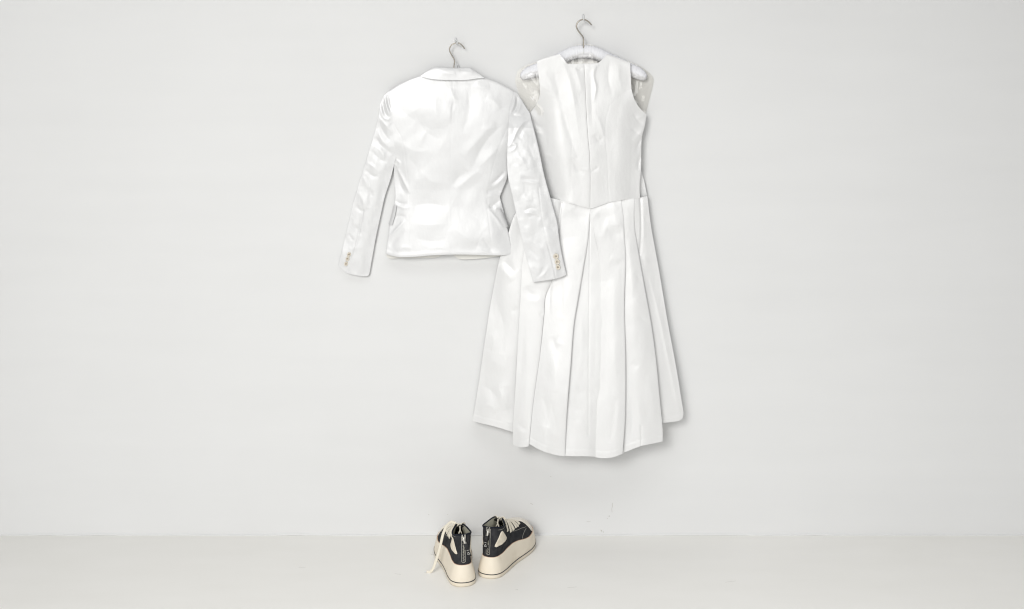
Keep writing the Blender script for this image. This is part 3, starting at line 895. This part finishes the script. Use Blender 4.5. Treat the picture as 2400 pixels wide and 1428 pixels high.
SL_W = [
    ([(901, 226), (906, 250), (914, 272)], (3.5, 2.2), 4.2), ([(896, 238), (901, 262), (911, 278)], 3.2, -3.4), ([(892, 250), (899, 276), (914, 282)], 3.5, 3.6), ([(908, 222), (911, 245), (917, 262)], 3, -3),
    ([(888, 284), (896, 306), (912, 330)], 6, -4.6), ([(886, 272), (902, 292), (919, 312)], 5, 3.2), ([(884, 302), (896, 330), (916, 350)], 6, 3.2), ([(880, 322), (896, 344), (918, 362)], 6, -4),
    ([(874, 340), (890, 352), (902, 374)], 6, 2.8), ([(870, 352), (888, 372), (906, 380)], 5, -3), ([(858, 380), (876, 392), (888, 408)], 6, 3), ([(856, 396), (872, 412), (888, 414)], 5, -3.2),
    ([(848, 412), (860, 430), (874, 452)], 6, 3), ([(858, 410), (866, 436), (872, 462)], 5, -3.4), ([(836, 450), (848, 466), (858, 492)], 8, 3.4), ([(862, 440), (868, 462), (866, 488)], 6, -2.4),
    ([(834, 480), (846, 494), (860, 490)], 5, -2.6), (ventL, (1.6, 3.0), -2.2, 'c'), ([(832, 530), (840, 540), (844, 552)], 4, -2), ([(818, 548), (824, 560), (832, 564)], 4, -1.8),
    ([(818, 580), (826, 584), (834, 576)], 4, 1.6), ([(905, 380), (888, 440), (878, 500)], 9, 1.6), ([(880, 330), (866, 372), (850, 420)], 6, 1.5),
]
SR_W = [
    ([(1206, 222), (1205, 245), (1196, 266)], (3, 2.2), 4.0), ([(1212, 228), (1211, 250), (1199, 268)], 3.2, -4), ([(1220, 236), (1218, 254), (1206, 270)], 3.4, 3.4),
    ([(1196, 272), (1215, 272), (1240, 276)], 3.6, -3.0), ([(1243, 279), (1226, 289), (1212, 306), (1203, 328), (1192, 346)], (2.6, 5), 4.6), ([(1240, 288), (1226, 302), (1214, 326)], 6, -4.0),
    ([(1190, 345), (1202, 338), (1210, 341), (1203, 352), (1192, 355)], 3.2, 2.0), ([(1196, 290), (1206, 300), (1200, 322)], 7, -2.6),
    ([(1206, 362), (1222, 372), (1236, 400)], 9, 2.6), ([(1238, 340), (1250, 370), (1262, 396)], 10, -2.4), ([(1218, 417), (1236, 420), (1262, 424)], 4.5, -3.2), ([(1222, 426), (1244, 428), (1266, 432)], 4, 2.4),
    ([(1206, 440), (1216, 450), (1212, 470)], 6, 2), ([(1229, 496), (1240, 488), (1258, 490)], 3.6, -3.4), ([(1228, 500), (1246, 500), (1262, 508)], 3.4, 3.2), ([(1236, 508), (1252, 506), (1266, 512)], 3.4, -3.0),
    ([(1222, 462), (1236, 470), (1250, 468)], 7, 1.8), ([(1266, 534), (1280, 532), (1300, 540)], 6, -2.2), (ventR, 1.6, -1.2, 'i'), ([(1240, 560), (1262, 580), (1274, 606)], 7, 2.4),
    ([(1228, 570), (1250, 592), (1262, 606)], 6, -2), ([(1258, 652), (1268, 640), (1272, 628)], 4, -2.4), ([(1266, 652), (1278, 640), (1284, 626)], 4, 2), ([(1290, 640), (1296, 622), (1296, 600)], 4, -1.4),
    ([(1284, 575), (1296, 620), (1303, 652)], 1.5, -1.6, 'c'),
]


def make_sleeve(top, cuff, left, right, free, base, wr, seed, back, vent_step=None):
    free = [resample(catmull(q), 26) for q in free]
    fb = prof(base)

    def depth(u, v, px, py):
        t = fb(py)
        for q in free:
            dq = pdist(px, py, q)[0]
            t = t - 0.0006 * (1 - roll(dq, 3)) - 0.0028 * (1 - smooth01(dq / 30))
        t = t + .45 * strokes(px, py, wr)
        t = t + 0.0010 * vnoise(px / 28, py / 40, 7 + seed) + 0.0005 * vnoise(px / 13, py / 18, 9 + seed) + 0.00010 * vnoise(px / 5, py / 6, 10 + seed)
        return t

    s = panel('sleeve', jacket, top, poly(cuff), left, right, depth, SJ, step=1.45, sides=back)
    return s, depth


slL, dL = make_sleeve([(911.49, 213.4), (911.5, 213.4)], [(792, 622), (803, 632), (813.6, 640), (836, 645.7), (858, 647.5), (863, 646), (866, 641)], catmull(slL_out), poly(armL, armL2, slL_in),
                      [slL_out, slL_in], [(213, .019), (260, .023), (371, .020), (450, .017), (640, .015)], SL_W, 0, {'left': .002, 'right': .002, 'bottom': .006})
slR, dR = make_sleeve([(1205.6, 214.5), (1205.61, 214.5)], [(1249.4, 661.4), (1275, 658), (1306.5, 652.4), (1327.8, 644.6)], poly(armR, armR2, slR_in), catmull(slR_out),
                      [slR_out, slR_in], [(213, .026), (260, .044), (300, .062), (371, .071), (480, .074), (660, .078)], SR_W, 5, {'left': .045, 'right': .050, 'bottom': .066})
# pocket flap edges at the waist
for pts, tt in (([(923, 482), (920.5, 500), (914.5, 522), (913, 527.5)], .024), ([(1173, 489), (1181, 510), (1190.5, 533)], .028)):
    c = catmull(pts, 8)
    sgn = -1 if c[0, 0] < 1000 else 1
    wv = np.interp(np.linspace(0, 1, len(c)), [0, .2, .8, 1], [1.5, 3.5, 4.5, 2.0])
    v = np.vstack([P(c[:, 0] - sgn * 6, c[:, 1], tt + .002), P(c[:, 0] + sgn * wv * .6, c[:, 1], tt), P(c[:, 0] + sgn * wv * .2, c[:, 1] + 1, tt - .008)])
    n = len(c)
    f = [(i, i + 1, n + i + 1, n + i) for i in range(n - 1)] + [(n + i, n + i + 1, 2 * n + i + 1, 2 * n + i) for i in range(n - 1)]
    mesh_obj('pocket_flap', v, f, SJ, jacket)

# buttons
prof_b = [(0, .0006), (.45, .0007), (.55, .0013), (.80, .0020), (.95, .0016), (1.0, .0006), (1.0, 0.0)]


def button(px, py, t, rad, sleeve, squash=1.0, ang=0.0):
    c = P(px, py, t)
    n = 20
    rows = []
    for r, h in prof_b:
        for k in range(n):
            a = 2 * math.pi * k / n
            x, z = r * rad * squash * math.cos(a), r * rad * math.sin(a)
            rows.append(c + np.array([x * math.cos(ang) - z * math.sin(ang), -h * 1.2, x * math.sin(ang) + z * math.cos(ang)]))
    f = [(i * n + k, i * n + (k + 1) % n, (i + 1) * n + (k + 1) % n, (i + 1) * n + k) for i in range(len(prof_b) - 1) for k in range(n)]
    b = mesh_obj('button', np.array(rows), f, M['button'], sleeve)
    parts = []
    for sx in (-1, 1):
        parts.append(tube([c + np.array([sx * rad * .2 * squash, -.0012, -rad * .24]), c + np.array([sx * rad * .2 * squash, -.0017, 0]), c + np.array([sx * rad * .2 * squash, -.0012, rad * .24])], rad * .1, 6))
    v, f = join(parts)
    mesh_obj('thread', v, f, M['thread'], b)


def at(depth, x, y):
    return float(depth(np.zeros((1, 1)), np.zeros((1, 1)), np.array([[x]], float), np.array([[y]], float))[0, 0])


def buttons(lst, depth, sleeve):
    for x, y, r, sq, ang in lst:
        button(x, y, at(depth, x, y) + .0007, r * 1.2, sleeve, sq, ang)


# children of a sleeve sit two levels below the jacket
buttons([(818, 596.6, .0056, .85, -.3), (814.6, 607, .0056, .8, -.3), (811.2, 618.6, .0056, .8, -.3)], dL, slL)
buttons([(1303, 601, .0066, 1.0, .2), (1306, 614, .0064, .97, .2), (1308, 626.5, .0062, .85, .15)], dR, slR)

# ------------------------------------------------------------------ the sneakers
SOLE = [(0, 0), (.004, .018), (.018, .031), (.045, .0365), (.08, .038), (.12, .041), (.16, .0475), (.20, .0515), (.236, .047), (.262, .032), (.274, .011),
        (.275, -.009), (.264, -.028), (.240, -.0425), (.20, -.0485), (.16, -.044), (.12, -.037), (.08, -.035), (.045, -.0345), (.018, -.030), (.004, -.017)]
HP = prof([(0, .056), (.05, .0555), (.08, .058), (.11, .0595), (.14, .056), (.175, .048), (.20, .0455), (.225, .047), (.25, .052), (.275, .053)])
INS = prof([(0, .0095), (.06, .0095), (.12, .009), (.17, .008), (.21, .007), (.27, .006)])
BC = [(.011, 0), (.0175, .017), (.045, .0265), (.075, .0285), (.10, .0305), (.122, .033), (.148, .037), (.174, .0415), (.204, .0445), (.240, .037), (.2675, 0)]
TC = [(.018, 0, .136), (.024, .017, .1355), (.042, .0275, .1315), (.062, .0255, .1325), (.081, .0125, .140), (.095, .0085, .131), (.116, .0095, .1155), (.140, .0105, .104),
      (.164, .011, .0965), (.183, .009, .0915), (.189, 0, .0905)]
CW = [0, 0, 0, .05, .2, .45, .75, .95, 1, 1, 1]


def make_shoe(px, py, yaw, side, label, lace_down):
    d = FPX * CAM_H / (py - 208)
    root = tag(empty('platform_sneaker', ((px - 1200) * d / FPX, d - CAM_D, 0), -yaw), label, 'sneaker', 'pair of black platform sneakers by the wall')

    def ob(name, v, f, mat, parent=root, smooth=True):
        v = np.asarray(v, float)
        w = np.stack([v[:, 1] * side, v[:, 0], v[:, 2] * .915], -1)   # (forward, outward, up) -> local x, y, z
        if side > 0:
            f = [tuple(reversed(q)) for q in f]
        return mesh_obj(name, w, f, mat, parent, smooth, local=True)

    # --- sole
    so = resample(np.vstack([catmull(SOLE, 12, closed=True), [SOLE[0]]]), 161)[:-1]
    n = len(so)
    tan = np.roll(so, -1, 0) - np.roll(so, 1, 0)
    tan /= np.linalg.norm(tan, axis=1)[:, None]
    nrm = np.stack([-tan[:, 1], tan[:, 0]], -1)   # points inwards or outwards depending on order
    if np.sum((so - so.mean(0)) * nrm) > 0:
        nrm = -nrm
    hh = HP(so[:, 0])
    ins = INS(so[:, 0])
    toe_spring = 0.010 * np.clip((so[:, 0] - .19) / .08, 0, 1) ** 2

    def loop(inset, z):
        q = so + nrm * np.broadcast_to(inset, (n,))[:, None]
        return np.column_stack([q, np.broadcast_to(z, (n,)) + toe_spring * (1 - np.clip(np.broadcast_to(z, (n,)) / .05, 0, 1))])

    def rings(ls, close_bottom=False, close_top=False):
        v = np.vstack(ls)
        f = [(i * n + k, i * n + (k + 1) % n, (i + 1) * n + (k + 1) % n, (i + 1) * n + k) for i in range(len(ls) - 1) for k in range(n)]
        if close_bottom: f.append(tuple(range(n - 1, -1, -1)))
        if close_top: f.append(tuple((len(ls) - 1) * n + k for k in range(n)))
        return v, f

    ls = [loop(.004, 0), loop(.0012, .0012), loop(.0002, .004), loop(0, .0105), loop(.0004, .0125), loop(.0006, .0145)]
    for k in np.linspace(.12, .94, 9):
        ls.append(loop(ins * (k ** 1.25) + .0006, .0145 + (hh - .0145) * k))
    ls += [loop(ins + .0006, hh - .001), loop(ins + .0016, hh), loop(ins + .006, hh - .0005), loop(ins + .012, hh - .001)]
    v, f = rings(ls, True, True)
    sole = ob('sole', v, f, M['rubber'])
    v, f = rings([loop(.0004, .0112), loop(-.0006, .0117), loop(-.0006, .0131), loop(.0006, .0137)])
    ob('black_line', v, f, M['rand'], sole)
    v, f = rings([loop(ins + .0016, hh - .0004), loop(ins + .0012, hh + .0005), loop(ins + .0026, hh + .0007), loop(ins + .004, hh)])
    ob('glue_edge', v, f, M['tan'], sole)

    # --- upper
    Bc = np.array(BC, float)
    Tc = np.array(TC, float)
    med = np.array([1, -.93])
    Bl = np.vstack([Bc, (Bc * med)[-2:0:-1]])
    Tl = np.vstack([Tc, (Tc * np.array([1, -.95, 1]))[-2:0:-1]])
    cw = np.r_[CW, CW[-2:0:-1]]
    per = 18
    Bs, Ts = catmull(Bl, per, closed=True), catmull(Tl, per, closed=True)
    cws = np.interp(np.arange(len(Bs)) / per, np.arange(len(cw) + 1), np.r_[cw, cw[0]])
    # the collar slumps a little and no two shoes slump alike
    sl = np.sin(np.arange(len(Ts)) / len(Ts) * 2 * np.pi * 3 + (0.6 if side > 0 else 2.2)) * .0016 * (Ts[:, 2] > .12)
    Ts[:, 2] += sl
    if side < 0:
        Ts[:, 1] *= np.where(Ts[:, 0] < .1, .86, 1.0)
    edge = loop(ins + .0022, hh)[:, :2]
    for q in range(len(Bs)):
        Bs[q] = edge[np.argmin(np.sum((edge - Bs[q]) ** 2, 1))]
    for _ in range(6):
        Bs = Bs * .5 + (np.roll(Bs, 1, 0) + np.roll(Bs, -1, 0)) * .25
    B3 = np.column_stack([Bs, HP(Bs[:, 0]) - .003])
    lat = np.sign(Bs[:, 1])
    Cm = (B3 + Ts) / 2
    Cm[:, 1] -= .002 * lat * (1 - cws)
    Cm[:, 0] -= .003 * (1 - cws) * (Bs[:, 0] < .03)
    Cv = np.column_stack([B3[:, :2] * .62 + Ts[:, :2] * .38, B3[:, 2] * .20 + Ts[:, 2] * .80 + .003 + .007 * np.clip((Bs[:, 0] - .19) / .06, 0, 1)])
    C = Cm * (1 - cws)[:, None] + Cv * cws[:, None]
    nv = 26
    vv = np.linspace(0, 1, nv)[:, None, None]
    S = (1 - vv) ** 2 * B3[None] + 2 * vv * (1 - vv) * C[None] + vv ** 2 * Ts[None]
    ns = S.shape[1]
    crump = 0.0011 * vnoise(S[..., 0] * 90 + 40, S[..., 2] * 110 + 7 * lat[None], 15 + int(side)) * np.sin(np.pi * vv[..., 0])
    du = np.roll(S, -1, 1) - np.roll(S, 1, 1)
    dv = np.gradient(S, axis=0)
    N = np.cross(du, dv)
    N /= np.linalg.norm(N, axis=2)[..., None] + 1e-12
    cen = S.mean((0, 1))
    if np.sum((S[5] - cen) * N[5]) < 0:
        N = -N
    S = S + N * crump[..., None]

    def grid_faces(keep=None):
        fs = []
        for j in range(nv - 1):
            for k in range(ns):
                k2 = (k + 1) % ns
                if keep is None or keep[j, k]:
                    fs.append((j * ns + k, j * ns + k2, (j + 1) * ns + k2, (j + 1) * ns + k))
        return fs

    upper = ob('upper', S.reshape(-1, 3), grid_faces(), M['canvas'])
    bvh = BVHTree.FromPolygons([tuple(q) for q in S.reshape(-1, 3)], grid_faces())
    # inside of the ankle
    inner = S - N * .0022
    ob('lining', inner.reshape(-1, 3), grid_faces((S[:-1, :, 0] < .12) & (vv[:-1, :, 0] > .4)), M['shoelining'])
    v = np.array([(.034 + .17 * a, b * (.018 + .008 * math.sin(a * 3)), .061) for a in np.linspace(0, 1, 10) for b in (-1, 1)])
    ob('insole', v, [(2 * i, 2 * i + 1, 2 * i + 3, 2 * i + 2) for i in range(9)], M['shoelining'])
    # toe cap: rubber laid over the front of the upper
    fcap = .187 + .046 * (S[..., 1] / .042) ** 2
    keep = (S[..., 0] > fcap)
    cap = S + N * .0013
    # fine-grained cap, cut along its curved line by pulling the first row of points onto it
    kf = keep[:-1] & np.roll(keep, -1, 1)[:-1] & keep[1:] & np.roll(keep, -1, 1)[1:]
    ob('toe_cap', cap.reshape(-1, 3), grid_faces(kf), M['cap'])

    def surf(f_, z_, out=1):
        hit = bvh.ray_cast(Vector((f_, .2 * out, z_)), Vector((0, -out, 0)))
        if hit[0] is None:
            return np.array((f_, .03 * out, z_)), np.array((0, out, 0.))
        nn = np.array(hit[1])
        if nn[1] * out < 0: nn = -nn
        return np.array(hit[0]), nn

    def surf_round(s_, z_, out=1):
        # looked at from behind and outside; s_ runs across that view
        k = math.sqrt(.5)
        e = Vector((-k, out * k, 0))
        hit = bvh.ray_cast(Vector((k * s_, out * k * s_, z_)) + e * .2, -e)
        if hit[0] is None:
            return np.array((.055, .03 * out, z_)), np.array((0, out, 0.))
        nn = np.array(hit[1])
        if np.dot(nn, e) < 0: nn = -nn
        return np.array(hit[0]), nn

    def surf_top(f_, l_):
        hit = bvh.ray_cast(Vector((f_, l_, .3)), Vector((0, 0, -1)))
        if hit[0] is None:
            return np.array((f_, l_, 0.0)), np.array((0, 0, 1.))
        nn = np.array(hit[1])
        if nn[2] < 0: nn = -nn
        return np.array(hit[0]), nn

    def line(fz, out=1, r=.0006, lift=.0003, name='stitching', mat=None, parent=upper, fn=None):
        c = resample(catmull(fz, 10), 30)
        pp, uu = [], []
        for q in c:
            a, b = (fn or surf)(q[0], q[1], out)
            pp.append(a + b * lift)
            uu.append(b)
        v, f = tube(pp, r, 6, flat=.6, up=np.array(uu))
        return ob(name, v, f, mat or M['stitch'], parent)

    for out in (1, -1):
        # eyestay seam, toe seam and collar seam
        line([(.085, .132), (.092, .116), (.101, .101), (.116, .091), (.142, .084), (.172, .079), (.203, .072)], out)
        line([(.163, .0535), (.170, .062), (.184, .068), (.199, .0695)], out, r=.0007)
        line([(.03, .1285), (.048, .1265), (.072, .130), (.088, .1345)], out)
        # triangle panel let into the side
        tri = np.array([(.0485, .1245), (.0225, .0835), (.0775, .0825)])
        pts = []
        for i in range(3):
            a, b, c3 = tri[i], tri[(i + 1) % 3], tri[(i - 1) % 3]
            r_ = .0075
            p1 = a + (c3 - a) / np.linalg.norm(c3 - a) * r_
            p2 = a + (b - a) / np.linalg.norm(b - a) * r_
            for k in np.linspace(0, 1, 6):
                pts.append((1 - k) ** 2 * p1 + 2 * k * (1 - k) * a + k * k * p2)
        pts = resample(np.vstack([pts, pts[:1]]), 61)[:-1]
        cc = pts.mean(0)
        vs, nr = [], 12
        m = len(pts)
        for j in range(nr + 1):
            k = j / nr
            for q in pts:
                p_ = cc + (q - cc) * k
                a, b = surf_round(p_[0], p_[1], out)
                vs.append(a + b * (.0015 if j < nr else .0001))
        fs = [(j * m + i, j * m + (i + 1) % m, (j + 1) * m + (i + 1) % m, (j + 1) * m + i) for j in range(nr) for i in range(m)]
        ob('triangle_panel', vs, fs, M['rubber'])
        line(np.vstack([pts, pts[:1]]), out, r=.0007, lift=.0004, mat=M['lace'], fn=surf_round)

    # collar binding
    ring = Ts.copy()
    front = (ring[:, 0] < .0955)
    k0 = int(np.argmax(~front))
    order = [i for i in np.r_[np.arange(k0 + 400, k0 + 400 + ns)] % ns]
    seq = np.roll(np.arange(ns), ns // 2)
    seq = [i for i in seq if front[i]]
    v, f = tube(ring[seq], .0021, 10)
    ob('collar_binding', v, f, M['binding'])

    # tongue
    tg = catmull([(.074, 0, .143), (.084, 0, .135), (.104, 0, .120), (.126, 0, .1075), (.150, 0, .0975), (.170, 0, .0925), (.188, 0, .089)], 6)
    wts = np.interp(np.linspace(0, 1, len(tg)), [0, .1, .4, 1], [.009, .012, .014, .012])
    us = np.linspace(-1, 1, 9)
    v = np.array([tg[i] + np.array([0, u_ * wts[i], -.006 * u_ * u_ - .001]) for i in range(len(tg)) for u_ in us])
    f = [(i * 9 + k, i * 9 + k + 1, (i + 1) * 9 + k + 1, (i + 1) * 9 + k) for i in range(len(tg) - 1) for k in range(8)]
    ob('tongue', v, f, M['canvas'])

    # eyelets and laces
    rows = [(.097, .126, .019), (.113, .115, .022), (.129, .107, .0235), (.144, .100, .0245), (.159, .095, .0245), (.173, .091, .0225)]
    eyes = []
    for f_, z_, l_ in rows:
        pr = []
        for out in (1, -1):
            a, b = surf_top(f_, out * l_)
            if a[2] < z_ - .03:
                a, b = surf(f_, z_ - .006, out)
            pr.append((a, b))
            th = np.linspace(0, 2 * math.pi, 13)
            t1 = np.cross(b, (1, 0, 0)); t1 /= np.linalg.norm(t1)
            t2 = np.cross(b, t1)
            ringp = [a + b * .0006 + (math.cos(q) * t1 + math.sin(q) * t2) * .0026 for q in th]
            v, f = tube(ringp, .0008, 6, caps=False)
            ob('eyelet', v, f, M['binding'])
        eyes.append(pr)
    TE = Tc[4:10]

    def throat(f_, out):
        return np.array([f_, out * np.interp(f_, TE[:, 0], TE[:, 1]), np.interp(f_, TE[:, 0], TE[:, 2])])

    rs = random.Random(5 if side > 0 else 9)
    for i, pr in enumerate(eyes):
        (a, na), (b, nb) = pr
        sk = .0045 if i % 2 else -.0045
        ea, eb = throat(a[0] + sk * .4, 1), throat(b[0] - sk * .4, -1)
        up0 = np.array([.35, 0, 1.])
        mid = (ea + eb) / 2 + np.array([0, 0, .0045])
        sg = .0010 * rs.random()
        pts = [a - na * .0025, a + na * .0022 + np.array([0, -.001, 0]), a * .55 + ea * .45 + na * .0042, ea + np.array([0, .001, .0035 + sg]), mid,
               eb + np.array([0, -.001, .0035 + sg]), b * .55 + eb * .45 + nb * .0042, b + nb * .0022 + np.array([0, .001, 0]), b - nb * .0025]
        ups = [na, na, na + up0 * .3, up0 + na * .5, up0, up0 + nb * .5, nb + up0 * .3, nb, nb]
        path, upv = catmull(pts, 5), catmull(ups, 5)
        wd = .0054 * np.interp(np.linspace(0, 1, len(path)), [0, .12, .3, .7, .88, 1], [.55, .95, 1, 1, .95, .55])
        v, f = tube(path, wd, 12, flat=.36, up=upv)
        ob('lace', v, f, M['lace'])
    # lace ends tucked over the front of the collar
    for out in (1, -1):
        e0 = throat(.090, out)
        path = catmull([e0 + np.array([.004, .004 * out, -.002]), e0 + np.array([.002, .001 * out, .0045]), e0 + np.array([-.005, -.006 * out, .004]), e0 + np.array([-.011, -.010 * out, -.007]), e0 + np.array([-.013, -.006 * out, -.018])], 6)
        v, f = tube(path, .0034, 8, flat=.4)
        ob('lace', v, f, M['lace'])
    # rolled back edge of the toe cap
    pth = []
    for l_ in np.linspace(-.038, .040, 40):
        a, b = surf_top(.187 + .046 * (l_ / .042) ** 2, l_)
        if a[2] > HP(a[0]) + .001 and b[2] > .15 and a[2] < .11:
            pth.append(a + b * .0008)
    v, f = tube(pth, .0016, 8)
    ob('cap_edge', v, f, M['cap'])
    if lace_down:
        path = catmull(lace_down, 10)
        v, f = tube(path, .0037, 10, flat=.2, up=(-.9, .45, .35))
        ob('lace', v, f, M['lace'])
        v, f = tube([path[-1], path[-1] + (path[-1] - path[-3]) * 2.6], .0014, 8)
        ob('lace_tip', v, f, M['hookp'])

    # --- zipper up the heel
    zs = np.linspace(.066, .134, 34)

    def back(z_):
        hit = bvh.ray_cast(Vector((-.1, 0.0008, z_)), Vector((1, 0, 0)))
        return np.array(hit[0]) if hit[0] is not None else np.array((.014, 0, z_))

    bp = np.array([back(z_) for z_ in zs])
    for sg in (-1, 1):
        v = []
        for p_ in bp:
            v += [p_ + np.array([-.0012, sg * .0006, 0]), p_ + np.array([-.0015, sg * .0030, 0]), p_ + np.array([-.0006, sg * .0056, 0]), p_ + np.array([.0012, sg * .0060, 0])]
        f = [(4 * i + k, 4 * i + k + 1, 4 * i + 4 + k + 1, 4 * i + 4 + k) for i in range(len(bp) - 1) for k in range(3)]
        ob('zipper_tape', v, f, M['canvas'])
        v, f = tube(bp + np.array([-.0014, sg * .0050, 0]), .00075, 6)
        ob('stitching', v, f, M['stitch'], upper)
    parts = [box(p_ + np.array([-.0018, (.0009 if i % 2 else -.0009), 0]), (.0016, .0026, .0013)) for i, p_ in enumerate(bp[1:-1])]
    v, f = join(parts)
    ob('zipper_teeth', v, f, M['zipmetal'], smooth=False)
    v, f = tube([bp[0] + np.array([-.0014, -.005, 0]), bp[0] + np.array([-.0016, 0, -.003]), bp[0] + np.array([-.0014, .005, 0])], .0008, 6)
    ob('stitching', v, f, M['stitch'], upper)
    # slider, ring and woven pull tape
    zt = bp[-4]
    v, f = join([box(zt + np.array([-.0035, 0, .001]), (.005, .0095, .009)), box(zt + np.array([-.0065, 0, .002]), (.0024, .0045, .011)),
                 box(zt + np.array([-.0035, .0035, .0075]), (.004, .0026, .007)), box(zt + np.array([-.0035, -.0035, .0075]), (.004, .0026, .007))])
    sl_o = ob('zip_slider', v, f, M['zipmetal'], smooth=False)
    lean = .010 if side < 0 else .004
    p0 = zt + np.array([-.0075, 0, .004])
    path = catmull([p0, p0 + np.array([-.002, -lean * .2, -.009]), p0 + np.array([-.003, -lean * .5, -.017])], 5)
    v, f = tube(path, .0034, 8, flat=.35, up=(1, 0, 0))
    ob('pull_tab', v, f, M['zipmetal'], sl_o)
    q0 = path[-1]
    path = catmull([q0 + np.array([0, 0, .003]), q0 + np.array([-.004, -lean * .1, -.006]), q0 + np.array([-.0015, -lean * .4, -.014]), q0 + np.array([.0005, -lean * .8, -.030]), q0 + np.array([.001, -lean, -.034])], 6)
    v, f = tube(path, .0052, 10, flat=.2, up=(1, 0, 0))
    tape = ob('pull_tape', v, f, M['tape'], sl_o)

    def on_tape(lq, zq):
        i = int(np.argmin(np.abs(path[:, 2] - (q0[2] + zq))))
        return path[i] + np.array([-.0014, lq, q0[2] + zq - path[i][2]])

    for a, b in (((-.003, -.0145), (.003, -.0155)), ((0, -.0200), (-.0034, -.0268)), ((-.0034, -.0268), (.0034, -.0268)), ((.0034, -.0268), (0, -.0200))):
        v, f = tube([on_tape(*a), on_tape(*b)], .00055, 6)
        ob('printed_mark', v, f, M['mark'], sl_o)
    return root


make_shoe(1139, 1357, R(22), 1, 'black platform sneaker nearer the dress with its toe turned to the right', None)
make_shoe(1089, 1377, R(-11), -1, 'black platform sneaker with one long loose lace trailing on the floor',
          [(.088, .010, .141), (.097, .020, .142), (.106, .031, .128), (.108, .040, .106), (.106, .046, .082), (.104, .052, .058), (.102, .060, .034), (.100, .068, .012), (.101, .076, .0030), (.105, .084, .0026)])
